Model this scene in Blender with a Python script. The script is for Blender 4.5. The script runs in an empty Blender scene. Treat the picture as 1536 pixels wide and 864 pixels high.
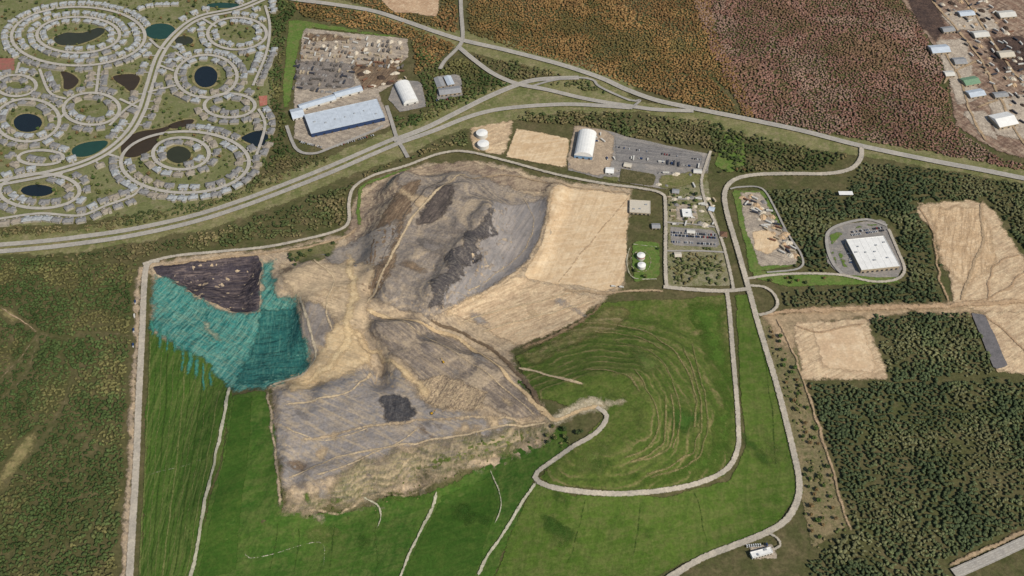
import bpy, math, random
import numpy as np
from mathutils import Vector, geometry
random.seed(7); rng = np.random.default_rng(7)
S = bpy.context.scene; C = S.collection
PI = math.pi
# ------------------------------------------------------------------ camera
PITCH = math.radians(48); F = 1506.5; HC = 1349.0
cp, sp_ = math.cos(PITCH), math.sin(PITCH)
cam_d = bpy.data.cameras.new('camera'); cam = bpy.data.objects.new('camera', cam_d); C.objects.link(cam)
cam.location = (0, 0, HC); cam.rotation_euler = (PI/2-PITCH, 0, 0)
cam_d.sensor_width = 36; cam_d.lens = 36*F/1536; cam_d.clip_start = 1; cam_d.clip_end = 60000
S.camera = cam
S.view_settings.view_transform = 'Standard'; S.view_settings.look = 'None'; S.view_settings.exposure = 0
# ------------------------------------------------------------------ light
w = bpy.data.worlds.new('World'); S.world = w; w.use_nodes = True
nt = w.node_tree; sky = nt.nodes.new('ShaderNodeTexSky'); sky.sky_type = 'NISHITA'; sky.sun_disc = False
EL, AZ = math.radians(45), math.radians(135)
sky.sun_elevation = EL; sky.sun_rotation = AZ
bg = nt.nodes['Background']; bg.inputs[1].default_value = 0.1; nt.links.new(sky.outputs[0], bg.inputs[0])
sl = bpy.data.lights.new('sun', 'SUN'); sl.energy = 4.2; sl.angle = math.radians(0.5); sl.color = (1, .94, .83)
so = bpy.data.objects.new('sun', sl); C.objects.link(so)
sv = Vector((math.cos(EL)*math.sin(AZ), math.cos(EL)*math.cos(AZ), math.sin(EL)))
so.rotation_euler = sv.to_track_quat('Z', 'Y').to_euler(); so.location = (0, 0, 3000)
# ------------------------------------------------------------------ maths
TAB = rng.random((256, 256))
def vn(x, y, s, o=0):
    x = np.asarray(x, float)/s+o*17.3+500; y = np.asarray(y, float)/s+o*9.1+500
    xi = np.floor(x).astype(int); yi = np.floor(y).astype(int); fx = x-xi; fy = y-yi
    fx = fx*fx*(3-2*fx); fy = fy*fy*(3-2*fy)
    a = TAB[xi % 256, yi % 256]; b = TAB[(xi+1) % 256, yi % 256]; c = TAB[xi % 256, (yi+1) % 256]; d = TAB[(xi+1) % 256, (yi+1) % 256]
    return (a*(1-fx)+b*fx)*(1-fy)+(c*(1-fx)+d*fx)*fy
def seg_dist(P, A, B, cap=None):
    out = np.full(len(P), 1e9)
    for a, b in zip(A, B):
        ab = b-a; L = ab@ab+1e-9
        q = P-a; t = np.clip((q@ab)/L, 0, 1)
        q = q-t[:, None]*ab
        np.minimum(out, q[:, 0]**2+q[:, 1]**2, out)
    return np.sqrt(out)
def inside(P, poly):
    r = np.zeros(len(P), bool); n = len(poly); x, y = P[:, 0], P[:, 1]
    for i in range(n):
        x1, y1 = poly[i]; x2, y2 = poly[(i+1) % n]
        if y1 == y2: continue
        c = ((y1 > y) != (y2 > y)) & (x < (x2-x1)*(y-y1)/(y2-y1)+x1)
        r ^= c
    return r
def plane(px, py, z=0):
    dx = (px-768)/F; dy = -(py-432)/F
    d = (dx, cp+dy*sp_, -sp_+dy*cp)
    t = (z-HC)/d[2]
    return d[0]*t, d[1]*t
def topx(x, y, z=0):
    vz = z-HC; f = y*cp-vz*sp_; u = y*sp_+vz*cp
    return 768+F*x/f, 432-F*u/f
# height field
ST = 5.0; X0, X1, Y0, Y1 = -1800, 1800, 400, 2700
gx = np.arange(X0, X1+1, ST); gy = np.arange(Y0, Y1+1, ST)
GX, GY = np.meshgrid(gx, gy, indexing='ij'); GP = np.stack([GX.ravel(), GY.ravel()], 1)
Hh = np.zeros(len(GP)); HILL = np.zeros(len(GP))
MOUNDS = [
 ([(600,285),(690,280),(735,315),(655,440),(600,440),(575,405)], 32, 75),
 ([(425,600),(500,575),(620,590),(790,625),(700,668),(610,690),(440,735)], 34, 55),
 ([(560,480),(620,495),(740,555),(800,615),(720,615),(600,570)], 38, 42),
 ([(810,590),(900,560),(955,565),(975,600),(970,650),(925,680),(870,680),(850,640)], 48, 170),
 ([(470,440),(540,430),(545,560),(490,570),(475,520)], 24, 45),
 ([(365,620),(410,600),(410,745),(350,745)], 24, 115),
 ([(420,420),(470,400),(540,420),(500,450)], 16, 40),
 ([(600,262),(612,256),(640,262),(600,330),(565,420),(552,415),(575,340)], 28, 26),
 ([(832,276),(842,276),(826,340),(800,400),(745,436),(670,480),(664,472),(735,430),(790,395),(815,345)], 9, 16),
 ([(728,306),(738,310),(712,355),(690,395),(650,448),(640,442),(672,392),(700,345)], 44, 20),
]
for mi, (poly, z, sw) in enumerate(MOUNDS):
    wp = np.array([plane(px, py, z) for px, py in poly])
    ctr = wp.mean(0); m = np.hypot(GP[:, 0]-ctr[0], GP[:, 1]-ctr[1]) < 900
    P = GP[m]; d = seg_dist(P, wp, np.roll(wp, -1, 0)); d[inside(P, wp)] = 0
    if mi not in (3, 5): d = np.maximum(0, d+(vn(P[:, 0], P[:, 1], 35, 31)-.5)*sw*.7+(vn(P[:, 0], P[:, 1], 13, 33)-.5)*8)
    t = np.clip(1-d/sw, 0, 1); t = t if mi == 3 else t*t*(3-2*t)
    if mi == 3: t = t*(.6+.4*t); HILL[m] = z*t
    Hh[m] = np.maximum(Hh[m], z*t)
Hh = Hh.reshape(GX.shape); HILL = HILL.reshape(GX.shape)
ishill = (HILL >= Hh-1e-6) & (HILL > .5)
site = np.clip(Hh/8, 0, 1)*np.where(ishill, .25, 1)
rid = lambda s, o: 1-np.abs(vn(GX, GY, s, o)*2-1)
rough = 2.8*(rid(26, 2)-.5)+2.0*(vn(GX, GY, 12, 9)-.5)
Hh = Hh + site*(4.0*(rid(60, 1)-.5)) + 2.0*(vn(GX, GY, 180, 3)-.5)
def blur(Hh, n):
    for _ in range(n):
        q = Hh.copy(); q[1:-1] = (Hh[:-2]+Hh[1:-1]+Hh[2:])/3; r = q.copy(); r[:, 1:-1] = (q[:, :-2]+q[:, 1:-1]+q[:, 2:])/3; Hh = r
    return Hh
Hs = blur(Hh, 2)
STEP = 5.2; STW = 7.0
def terr(H, st, amp, wl, o):
    zz = H+amp*(vn(GX, GY, wl, o)-.5); fr = (zz/st) % 1; return H-fr*st+st*np.clip(fr*2.1-.55, 0, 1)
mh = blur(ishill.astype(float), 3)*np.clip(Hs/5, 0, 1)*(.35+.4*vn(GX, GY, 80, 41))
ms = blur((~ishill & (Hs > 6)).astype(float), 2)*(.3+.6*vn(GX, GY, 70, 42))
Hs = Hs*(1-mh-ms*(1-mh))+terr(Hs, STEP, 3.5, 60, 14)*mh+terr(Hs, STW, 4.0, 50, 15)*ms*(1-mh)
Hs = Hs+site*rough*.8
for poly, dep, sw, steps in (([(236,402),(300,394),(386,388),(390,402),(384,468),(346,468),(312,452),(258,420)], 24, 44, 3), ([(234,412),(300,440),(350,466),(386,466),(440,450),(452,500),(440,545),(390,562),(345,560),(318,525),(250,492)], 9, 60, 0)):
    wp = np.array([plane(px, py, 0) for px, py in poly]); ctr = wp.mean(0); m = (np.hypot(GX-ctr[0], GY-ctr[1]) < 400); P = np.stack([GX[m], GY[m]], 1)
    d = seg_dist(P, wp, np.roll(wp, -1, 0)); d[~inside(P, wp)] = 0
    if steps: d = np.where(d > 0, np.maximum(0, d+(vn(P[:, 0], P[:, 1], 30, 51)-.5)*30+(vn(P[:, 0], P[:, 1], 10, 52)-.5)*10), 0)
    t = np.clip(d/sw, 0, 1)
    if steps: f = t*steps; t = (np.floor(f)+np.clip((f % 1)*2.2, 0, 1))/steps; t = np.clip(t, 0, 1)
    Hs[m] -= dep*t
Hh = blur(Hs, 1)*.5+Hs*.5
edge = np.minimum(np.minimum(GX-X0, X1-GX), np.minimum(GY-Y0, Y1-GY)); Hh = Hh*np.clip(edge/100, 0, 1)
def hg(x, y):
    fx = np.clip((np.asarray(x, float)-X0)/ST, 0, len(gx)-1.001); fy = np.clip((np.asarray(y, float)-Y0)/ST, 0, len(gy)-1.001)
    i = fx.astype(int); j = fy.astype(int); a = fx-i; b = fy-j
    return (Hh[i, j]*(1-a)+Hh[i+1, j]*a)*(1-b)+(Hh[i, j+1]*(1-a)+Hh[i+1, j+1]*a)*b
def atn(pts):
    p = np.array(pts, float); dx = (p[:, 0]-768)/F; dy = -(p[:, 1]-432)/F
    Y = cp+dy*sp_; Z = -sp_+dy*cp; z = np.zeros(len(p))
    for _ in range(30):
        t = (z-HC)/Z; z = .5*z+.5*hg(dx*t, Y*t)
    t = (z-HC)/Z
    return np.stack([dx*t, Y*t], 1)
def at(px, py): return atn([(px, py)])[0]
# ------------------------------------------------------------------ materials
def lin(c): return tuple((((v/255+.055)/1.055)**2.4 if v > 10 else v/255/12.92) for v in c)
K = 0.84
def col(c, k=K): return tuple(min(.85, v*k) for v in lin(c))+(1,)
class N:
    def __init__(s, name):
        s.m = bpy.data.materials.new(name); s.m.use_nodes = True; s.t = s.m.node_tree; s.b = s.t.nodes['Principled BSDF']
        s.b.inputs['Roughness'].default_value = .95; s.b.inputs['Specular IOR Level'].default_value = .12
    def n(s, t, **k):
        q = s.t.nodes.new(t)
        for a, b in k.items(): setattr(q, a, b)
        return q
    def l(s, a, b): s.t.links.new(a, b)
    def noise(s, size, det=5, ro=.6, off=0):
        g = s.n('ShaderNodeNewGeometry'); q = s.n('ShaderNodeTexNoise'); q.inputs['Scale'].default_value = 1/size
        q.inputs['Detail'].default_value = det; q.inputs['Roughness'].default_value = ro
        if off:
            v = s.n('ShaderNodeVectorMath', operation='ADD'); v.inputs[1].default_value = (off, off*1.7, off*.3); s.l(g.outputs['Position'], v.inputs[0]); s.l(v.outputs[0], q.inputs['Vector'])
        else: s.l(g.outputs['Position'], q.inputs['Vector'])
        return q.outputs['Fac']
    def streak(s, ang, ln, wd, off=0, det=5):
        g = s.n('ShaderNodeNewGeometry'); vr = s.n('ShaderNodeVectorRotate', rotation_type='Z_AXIS'); vr.inputs['Angle'].default_value = -ang
        s.l(g.outputs['Position'], vr.inputs['Vector']); v = s.n('ShaderNodeVectorMath', operation='MULTIPLY'); v.inputs[1].default_value = (1/ln, 1/wd, 1/wd)
        s.l(vr.outputs[0], v.inputs[0]); v2 = s.n('ShaderNodeVectorMath', operation='ADD'); v2.inputs[1].default_value = (off, off, off); s.l(v.outputs[0], v2.inputs[0])
        q = s.n('ShaderNodeTexNoise'); q.inputs['Scale'].default_value = 1; q.inputs['Detail'].default_value = det; q.inputs['Roughness'].default_value = .62; q.inputs['Distortion'].default_value = .4
        s.l(v2.outputs[0], q.inputs['Vector']); return q.outputs['Fac']
    def rng(s, a, f0, f1, t0=0, t1=1):
        r = s.n('ShaderNodeMapRange'); r.inputs[1].default_value = f0; r.inputs[2].default_value = f1; r.inputs[3].default_value = t0; r.inputs[4].default_value = t1
        s.l(a, r.inputs[0]); return r.outputs[0]
    def mix(s, f, a, b, mode='MIX'):
        q = s.n('ShaderNodeMix', data_type='RGBA', blend_type=mode)
        for i, v in ((0, f), (6, a), (7, b)):
            if hasattr(v, 'links'): s.l(v, q.inputs[i])
            else: q.inputs[i].default_value = v
        return q.outputs[2]
    def math(s, op, a, b=0.0, clamp=False):
        q = s.n('ShaderNodeMath', operation=op, use_clamp=clamp)
        for i, v in ((0, a), (1, b)):
            if hasattr(v, 'links'): s.l(v, q.inputs[i])
            else: q.inputs[i].default_value = v
        return q.outputs[0]
_ofs = [0]
def m_gray(m, f):
    q = m.n('ShaderNodeCombineColor')
    for i in range(3): m.l(f, q.inputs[i])
    return q.outputs[0]
def ground(name, c1, c2, c3, big=90, mid=20, fine=4, fa=.35, W=0, streaks=(), bump=.7, lines=None, k=K, soft=3.0, zband=None, bd=2.0):
    _ofs[0] += 137.0; o = _ofs[0]
    m = N(name)
    c = m.mix(m.rng(m.noise(big, 4, .6, o), .38, .62), col(c1, k), col(c2, k))
    c = m.mix(m.rng(m.noise(mid, 6, .68, o+50), .47, .68), c, col(c3, k))
    for q, (ang, ln, wd, sc, st) in enumerate(streaks):
        c = m.mix(m.rng(m.streak(ang, ln, wd, o*.1+q*31), .48, .62, 0, st), c, col(sc, k))
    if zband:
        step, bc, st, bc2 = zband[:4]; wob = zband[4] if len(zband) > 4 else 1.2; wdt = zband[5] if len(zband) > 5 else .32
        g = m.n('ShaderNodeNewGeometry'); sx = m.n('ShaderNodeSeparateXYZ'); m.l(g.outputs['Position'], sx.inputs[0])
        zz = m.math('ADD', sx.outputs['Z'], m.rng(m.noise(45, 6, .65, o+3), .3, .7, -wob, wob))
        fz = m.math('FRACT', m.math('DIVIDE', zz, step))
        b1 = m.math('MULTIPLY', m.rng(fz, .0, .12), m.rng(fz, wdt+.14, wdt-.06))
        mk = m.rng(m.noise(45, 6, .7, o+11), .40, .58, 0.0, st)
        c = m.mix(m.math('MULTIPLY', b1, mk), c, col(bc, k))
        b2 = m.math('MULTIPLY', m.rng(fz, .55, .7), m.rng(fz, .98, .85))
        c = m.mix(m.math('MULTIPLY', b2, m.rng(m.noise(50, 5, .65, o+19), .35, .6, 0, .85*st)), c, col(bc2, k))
    if lines:
        at_ = m.n('ShaderNodeAttribute', attribute_name='across'); al = m.n('ShaderNodeAttribute', attribute_name='along')
        dash = m.math('GREATER_THAN', m.math('FRACT', m.math('DIVIDE', al.outputs['Fac'], 12.0)), .55)
        au = m.math('ABSOLUTE', at_.outputs['Fac'])
        for (u, wd, dashed) in lines:
            f = m.math('LESS_THAN', m.math('ABSOLUTE', m.math('SUBTRACT', au, u)), wd)
            if dashed: f = m.math('MULTIPLY', f, dash)
            c = m.mix(m.math('MULTIPLY', f, .6), c, col((215, 212, 200)))
    fn = m.noise(fine, 4, .7, o+5)
    c = m.mix(1.0, c, m_gray(m, m.rng(fn, .3, .7, 1-fa, 1+fa)), 'MULTIPLY')
    m.l(c, m.b.inputs['Base Color'])
    if bump:
        bp = m.n('ShaderNodeBump'); bp.inputs['Strength'].default_value = bump; bp.inputs['Distance'].default_value = bd
        m.l(m.noise(11, 6, .7, o+70), bp.inputs['Height']); m.l(bp.outputs[0], m.b.inputs['Normal'])
    if W:
        e = m.n('ShaderNodeAttribute', attribute_name='edge')
        n1 = m.rng(m.noise(max(5, W*1.3), 6, .7, o+30), .3, .7)
        a = m.math('SUBTRACT', m.math('DIVIDE', e.outputs['Fac'], W), n1)
        a = m.math('ADD', m.math('MULTIPLY', a, soft), .5)
        a = m.math('MULTIPLY', a, m.rng(e.outputs['Fac'], 0, min(2.0, W*.5)), clamp=True)
        m.l(a, m.b.inputs['Alpha'])
    return m.m
def plain(name, c, rough=.7, spec=.25, var=.15, size=3, metal=0):
    m = N(name); m.b.inputs['Roughness'].default_value = rough; m.b.inputs['Specular IOR Level'].default_value = spec; m.b.inputs['Metallic'].default_value = metal
    m.l(m.mix(1.0, col(c), m_gray(m, m.rng(m.noise(size, 4), .3, .7, 1-var, 1+var)), 'MULTIPLY'), m.b.inputs['Base Color'])
    return m.m
# ------------------------------------------------------------------ mesh helpers
def prop(o, label=None, cat=None, group=None, kind=None):
    for k, v in (('label', label), ('category', cat), ('group', group), ('kind', kind)):
        if v: o[k] = v
    return o
def npmesh(name, V, Fc, mat, attrs=None, color=None):
    me = bpy.data.meshes.new(name); V = np.asarray(V, np.float32); Fc = np.asarray(Fc, np.int32); nf, k = Fc.shape
    me.vertices.add(len(V)); me.vertices.foreach_set('co', V.ravel())
    me.loops.add(nf*k); me.loops.foreach_set('vertex_index', Fc.ravel())
    me.polygons.add(nf); me.polygons.foreach_set('loop_start', np.arange(0, nf*k, k, dtype=np.int32)); me.polygons.foreach_set('loop_total', np.full(nf, k, np.int32))
    me.update(calc_edges=True); me.materials.append(mat)
    for a, v in (attrs or {}).items():
        at_ = me.attributes.new(a, 'FLOAT', 'POINT'); at_.data.foreach_set('value', np.asarray(v, np.float32))
    if color is not None:
        ca = me.attributes.new('tint', 'FLOAT_COLOR', 'POINT'); ca.data.foreach_set('color', np.asarray(color, np.float32).ravel())
    o = bpy.data.objects.new(name, me); C.objects.link(o); return o
def catmull(P, step, closed=False):
    P = np.asarray(P, float); n = len(P); out = []
    for i in range(n if closed else n-1):
        if closed: p0, p1, p2, p3 = P[(i-1) % n], P[i], P[(i+1) % n], P[(i+2) % n]
        else: p0, p1, p2, p3 = P[max(i-1, 0)], P[i], P[i+1], P[min(i+2, n-1)]
        k = max(1, int(np.hypot(*(p2-p1))/step))
        for j in range(k):
            t = j/k
            out.append(.5*((2*p1)+(-p0+p2)*t+(2*p0-5*p1+4*p2-p3)*t*t+(-p0+3*p1-3*p2+p3)*t**3))
    if not closed: out.append(P[-1])
    return np.array(out)
def lsub(P, step):
    out = []; n = len(P)
    for i in range(n):
        a, b = P[i], P[(i+1) % n]; k = max(1, int(np.hypot(*(b-a))/step))
        for j in range(k): out.append(a+(b-a)*j/k)
    return np.array(out)
ROADS = []; BLOCK = []
def smooth_n(o):
    o.data.polygons.foreach_set('use_smooth', np.ones(len(o.data.polygons), bool))
def sheet(name, poly, mat, off, rough=5, step=11, smooth=False, block=False, world=False, flat=None):
    W0 = np.array(poly, float) if world else atn(poly)
    W = catmull(W0, 6, True) if smooth else lsub(W0, 7)
    if rough:
        dx = (vn(W[:, 0], W[:, 1], 40, off*3)-.5)*2.2*rough+(vn(W[:, 0], W[:, 1], 11, off*5)-.5)*rough
        dy = (vn(W[:, 0], W[:, 1], 40, off*3+7)-.5)*2.2*rough+(vn(W[:, 0], W[:, 1], 11, off*5+3)-.5)*rough
        W = W+np.stack([dx, dy], 1)
    if block: BLOCK.append(W)
    mn, mx = W.min(0), W.max(0)
    A, B = np.meshgrid(np.arange(mn[0], mx[0], step), np.arange(mn[1], mx[1], step), indexing='ij')
    G = np.stack([A.ravel(), B.ravel()], 1)+rng.uniform(-.2, .2, (A.size, 2))*step
    G = G[inside(G, W)]
    if len(G): G = G[seg_dist(G, W, np.roll(W, -1, 0)) > 2.5]
    allp = np.concatenate([W, G]); n = len(W)
    r = geometry.delaunay_2d_cdt([Vector(p) for p in allp], [], [list(range(n))], 1, 1e-4)
    V = np.array([tuple(v) for v in r[0]]); Fc = np.array([f for f in r[2] if len(f) == 3])
    d = seg_dist(V, W, np.roll(W, -1, 0))
    z = hg(V[:, 0], V[:, 1])+off if flat is None else np.full(len(V), flat)
    a, b, c = V[Fc[:, 0]], V[Fc[:, 1]], V[Fc[:, 2]]
    cr = (b[:, 0]-a[:, 0])*(c[:, 1]-a[:, 1])-(b[:, 1]-a[:, 1])*(c[:, 0]-a[:, 0]); Fc[cr < 0] = Fc[cr < 0][:, ::-1]
    o = npmesh(name, np.column_stack([V, z]), Fc, mat, {'edge': d}); smooth_n(o)
    return prop(o, kind='structure')
_rz = [0]
def ribbon(name, pts, width, mat, off, block=True, rough=0, closed=False, world=False, label=None):
    W = np.array(pts, float) if world else atn(pts)
    W = catmull(W, 6, closed)
    if closed: W = np.vstack([W, W[:1]])
    if rough:
        W = W+np.stack([(vn(W[:, 0], W[:, 1], 20, 4)-.5)*2*rough, (vn(W[:, 0], W[:, 1], 20, 11)-.5)*2*rough], 1)
    T = np.gradient(W, axis=0)
    if closed: T[0] = T[-1] = W[1]-W[-2]
    T /= np.hypot(T[:, 0], T[:, 1])[:, None]+1e-9; Nn = np.stack([-T[:, 1], T[:, 0]], 1)
    k = max(3, int(width/4)+1)
    if k % 2 == 0: k += 1
    us = np.linspace(-width/2, width/2, k); _rz[0] += 1; off = off+(_rz[0] % 12)*.03
    wv = 1+(.35*(vn(W[:, 0], W[:, 1], 15, 21)-.5)*2 if rough else 0)
    P = W[:, None, :]+Nn[:, None, :]*(us[None, :, None]*(wv[:, None, None] if rough else 1))
    n = len(W); V = P.reshape(-1, 2); z = hg(V[:, 0], V[:, 1])+off
    ed = np.tile(width/2-np.abs(us), n); ac = np.tile(us, n)
    s = np.concatenate([[0], np.cumsum(np.hypot(*np.diff(W, axis=0).T))]); al = np.repeat(s, k)
    if not closed and rough:
        ed = np.minimum(ed, np.minimum(al, s[-1]-al)*.3)
    i, j = np.meshgrid(np.arange(n-1), np.arange(k-1), indexing='ij'); b = (i*k+j).ravel()
    Fc = np.stack([b, b+k, b+k+1, b+1], 1)[:, ::-1]
    o = npmesh(name, np.column_stack([V, z]), Fc, mat, {'edge': ed, 'across': ac, 'along': al}); smooth_n(o)
    if block: ROADS.append((W, width/2))
    return prop(o, kind='structure', label=label)
class MB:
    def __init__(s): s.v = []; s.f = []; s.m = []
    def add(s, v, f, mi=0):
        b = len(s.v); s.v += v; s.f += [tuple(b+i for i in q) for q in f]; s.m += [mi]*len(f); return s
    def box(s, x0, x1, y0, y1, z0, z1, mi=0, tx=0, ty=0):
        return s.add([(x0, y0, z0), (x1, y0, z0), (x1, y1, z0), (x0, y1, z0), (x0+tx, y0+ty, z1), (x1-tx, y0+ty, z1), (x1-tx, y1-ty, z1), (x0+tx, y1-ty, z1)],
            [(3, 2, 1, 0), (4, 5, 6, 7), (0, 1, 5, 4), (1, 2, 6, 5), (2, 3, 7, 6), (3, 0, 4, 7)], mi)
    def hip(s, x0, x1, y0, y1, z0, z1, mi=0, hip=None):
        h = (y1-y0)/2 if hip is None else hip; ym = (y0+y1)/2
        return s.add([(x0, y0, z0), (x1, y0, z0), (x1, y1, z0), (x0, y1, z0), (x0+h, ym, z1), (x1-h, ym, z1)],
            [(3, 2, 1, 0), (0, 1, 5, 4), (2, 3, 4, 5), (1, 2, 5), (3, 0, 4)], mi)
    def hipy(s, x0, x1, y0, y1, z0, z1, mi=0, h=0):
        xm = (x0+x1)/2
        return s.add([(x0, y0, z0), (x1, y0, z0), (x1, y1, z0), (x0, y1, z0), (xm, y0+h, z1), (xm, y1-h, z1)],
            [(3, 2, 1, 0), (1, 2, 5, 4), (3, 0, 4, 5), (0, 1, 4), (2, 3, 5)], mi)
    def barrel(s, x0, x1, y0, y1, z0, z1, mi=0, n=10):
        v = []; xm = (x0+x1)/2; r = (x1-x0)/2
        for i in range(n+1):
            a = PI*i/n; v += [(xm-r*math.cos(a), y0, z0+(z1-z0)*math.sin(a)), (xm-r*math.cos(a), y1, z0+(z1-z0)*math.sin(a))]
        f = [(2*i, 2*i+2, 2*i+3, 2*i+1) for i in range(n)]+[tuple(range(2*n, -1, -2)), tuple(range(1, 2*n+2, 2))]
        return s.add(v, f, mi)
    def cyl(s, cx, cy, z0, z1, r, n=20, mi=0, r2=None):
        r2 = r if r2 is None else r2
        v = [(cx+q*math.cos(2*PI*i/n), cy+q*math.sin(2*PI*i/n), z) for z, q in ((z0, r), (z1, r2)) for i in range(n)]
        f = [(i, (i+1) % n, n+(i+1) % n, n+i) for i in range(n)]+[tuple(range(n-1, -1, -1)), tuple(range(n, 2*n))]
        return s.add(v, f, mi)
    def wheel(s, cx, cy, r, wd, mi=0, n=8):
        v = [(cx+r*math.cos(2*PI*i/n), cy+q, r+r*math.sin(2*PI*i/n)) for q in (-wd/2, wd/2) for i in range(n)]
        f = [(i, (i+1) % n, n+(i+1) % n, n+i) for i in range(n)]+[tuple(range(n-1, -1, -1)), tuple(range(n, 2*n))]
        return s.add(v, f, mi)
    def data(s, name, mats):
        me = bpy.data.meshes.new(name); me.from_pydata(s.v, [], s.f)
        for q in mats: me.materials.append(q)
        me.polygons.foreach_set('material_index', s.m); me.update(); return me
    def build(s, name, mats, parent=None, loc=(0, 0, 0), rot=0):
        o = bpy.data.objects.new(name, s.data(name, mats if isinstance(mats, list) else [mats])); C.objects.link(o)
        o.parent = parent; o.location = loc; o.rotation_euler = (0, 0, rot); return o
def empty(name, loc, rot, label, cat, group=None):
    o = bpy.data.objects.new(name, None); C.objects.link(o); o.location = loc; o.rotation_euler = (0, 0, rot); o.empty_display_size = 5
    return prop(o, label, cat, group)
def dup(root, loc, rot, label, group=None, scale=1):
    r = root.copy(); C.objects.link(r); r.location = loc; r.rotation_euler = (0, 0, rot); r.scale = (scale,)*3 if not isinstance(scale, tuple) else scale
    r['label'] = label
    if group: r['group'] = group
    for ch in root.children:
        c = ch.copy(); C.objects.link(c); c.parent = r
    return r
R = math.radians
# ------------------------------------------------------------------ base terrain
M_base = ground('forest_floor', (92,88,58), (82,84,50), (108,98,70), 120, 25, 5, .3)
ext = [80, 200, 500, 1200, 2500, 5000, 9000, 18000]
tx = np.concatenate([[X0-e for e in ext[::-1]], gx, [X1+e for e in ext]]); ty = np.concatenate([[Y0-e for e in ext[::-1]], gy, [Y1+e for e in ext]])
TX, TY = np.meshgrid(tx, ty, indexing='ij'); a, b = TX.shape
i, j = np.meshgrid(np.arange(a-1), np.arange(b-1), indexing='ij'); q = (i*b+j).ravel()
g = npmesh('ground', np.column_stack([TX.ravel(), TY.ravel(), hg(TX.ravel(), TY.ravel())]), np.stack([q, q+b, q+b+1, q+1], 1), M_base)
smooth_n(g); prop(g, kind='structure')
# ------------------------------------------------------------------ ground sheets
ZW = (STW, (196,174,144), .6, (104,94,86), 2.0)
M_lawn = ground('housing_lawn', (118,120,80), (106,110,68), (136,128,98), 70, 18, 4, .22, W=10)
M_green = ground('capped_grass', (76,100,36), (88,108,44), (102,108,58), 80, 16, 4, .26, W=4, streaks=[(R(12), 70, 9, (108,114,62), .45), (R(80), 50, 8, (62,86,32), .35)])
M_green2 = ground('bright_grass', (58,90,32), (74,102,38), (92,106,52), 80, 16, 4, .26, W=6, streaks=[(R(15), 60, 9, (100,110,58), .4), (R(70), 40, 7, (48,76,28), .4)])
M_greenL = ground('west_grass', (74,102,38), (64,92,34), (92,108,52), 70, 18, 4, .28, W=5, streaks=[(R(86), 160, 5, (112,118,66), .55), (R(86), 130, 4, (50,74,28), .6)])
M_hill = ground('hill_grass', (86,102,44), (74,94,36), (104,108,58), 60, 14, 4, .32, W=5, zband=(STEP, (142,126,88), .75, (64,78,34), 1.6, .2), bump=.9, streaks=[(R(40), 60, 8, (98,108,50), .5)])
M_plain = ground('verge_grass', (128,124,84), (106,110,66), (148,136,104), 60, 16, 4, .28, W=12)
M_lime = ground('lime_grass', (92,116,52), (100,122,58), (118,118,72), 60, 16, 4, .28, W=5)
M_sand = ground('sand', (216,188,150), (204,174,136), (228,204,168), 80, 18, 4, .12, W=5, streaks=[(R(70), 60, 5, (190,160,126), .5), (R(10), 40, 6, (232,210,176), .4)], soft=2)
M_sand2 = ground('rough_sand', (202,174,140), (184,158,128), (222,196,158), 50, 12, 4, .22, W=10, soft=2, streaks=[(R(30), 50, 5, (164,140,112), .6), (R(30), 30, 4, (226,204,168), .5)], bump=1)
M_tan = ground('tan_dirt', (178,156,128), (158,142,122), (198,172,138), 50, 14, 4, .28, W=10, soft=2, streaks=[(R(-40), 50, 5, (134,120,106), .55), (R(-40), 40, 4, (208,184,150), .5)], bump=1)
M_grey = ground('grey_waste', (150,139,128), (136,126,117), (168,152,132), 50, 12, 3.5, .28, W=14, soft=1.8, streaks=[(R(66), 70, 5, (114,106,100), .55), (R(-20), 30, 6, (182,164,140), .4)], bump=1, bd=4, zband=ZW)
M_ash = ground('ash_slope_ground', (144,138,134), (154,146,140), (130,125,121), 80, 18, 4, .14, W=12, soft=1.8, streaks=[(R(66), 90, 5, (122,116,112), .6), (R(66), 60, 6, (168,156,144), .5)])
M_dark = ground('scarp_shade', (80,76,76), (94,88,86), (64,62,64), 24, 8, 3, .4, W=12, soft=2.2, streaks=[(R(-25), 22, 4, (120,112,104), .75)], bump=1, bd=4)  # shadow of the steep scarp painted as a dark ground colour
M_brown = ground('brown_dirt', (124,102,82), (108,92,76), (144,120,96), 50, 14, 4, .32, W=12, soft=1.8, streaks=[(R(66), 60, 5, (86,74,64), .7), (R(66), 40, 4, (168,146,118), .5)], bump=1, bd=3)
M_pit = ground('dark_pit', (84,76,80), (72,66,72), (98,88,88), 40, 12, 4, .28, W=3, bump=1, bd=4, streaks=[(R(6), 70, 5, (132,116,108), .75), (R(6), 60, 4, (48,44,50), .8)])
M_red = ground('red_dirt', (142,116,98), (124,100,86), (168,146,124), 40, 12, 4, .36, W=10, streaks=[(R(-55), 60, 8, (186,166,144), .6), (R(35), 40, 7, (96,78,68), .6)])
M_yard = ground('paved_yard', (148,142,135), (134,130,125), (168,158,146), 50, 14, 3, .2, W=2, streaks=[(R(-15), 50, 6, (120,115,112), .5)])
M_yardl = ground('pale_yard', (176,162,144), (154,142,128), (196,180,158), 30, 9, 3, .3, W=5, streaks=[(R(-25), 40, 6, (126,114,102), .6)])
M_tarp = ground('teal_tarp', (70,142,132), (56,122,116), (100,160,142), 40, 9, 3, .28, W=16, soft=1.8, streaks=[(R(62), 60, 5, (36,92,88), .9), (R(66), 70, 4, (130,172,154), .6), (R(-30), 26, 4, (140,150,122), .35)], bump=1, bd=4)
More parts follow.
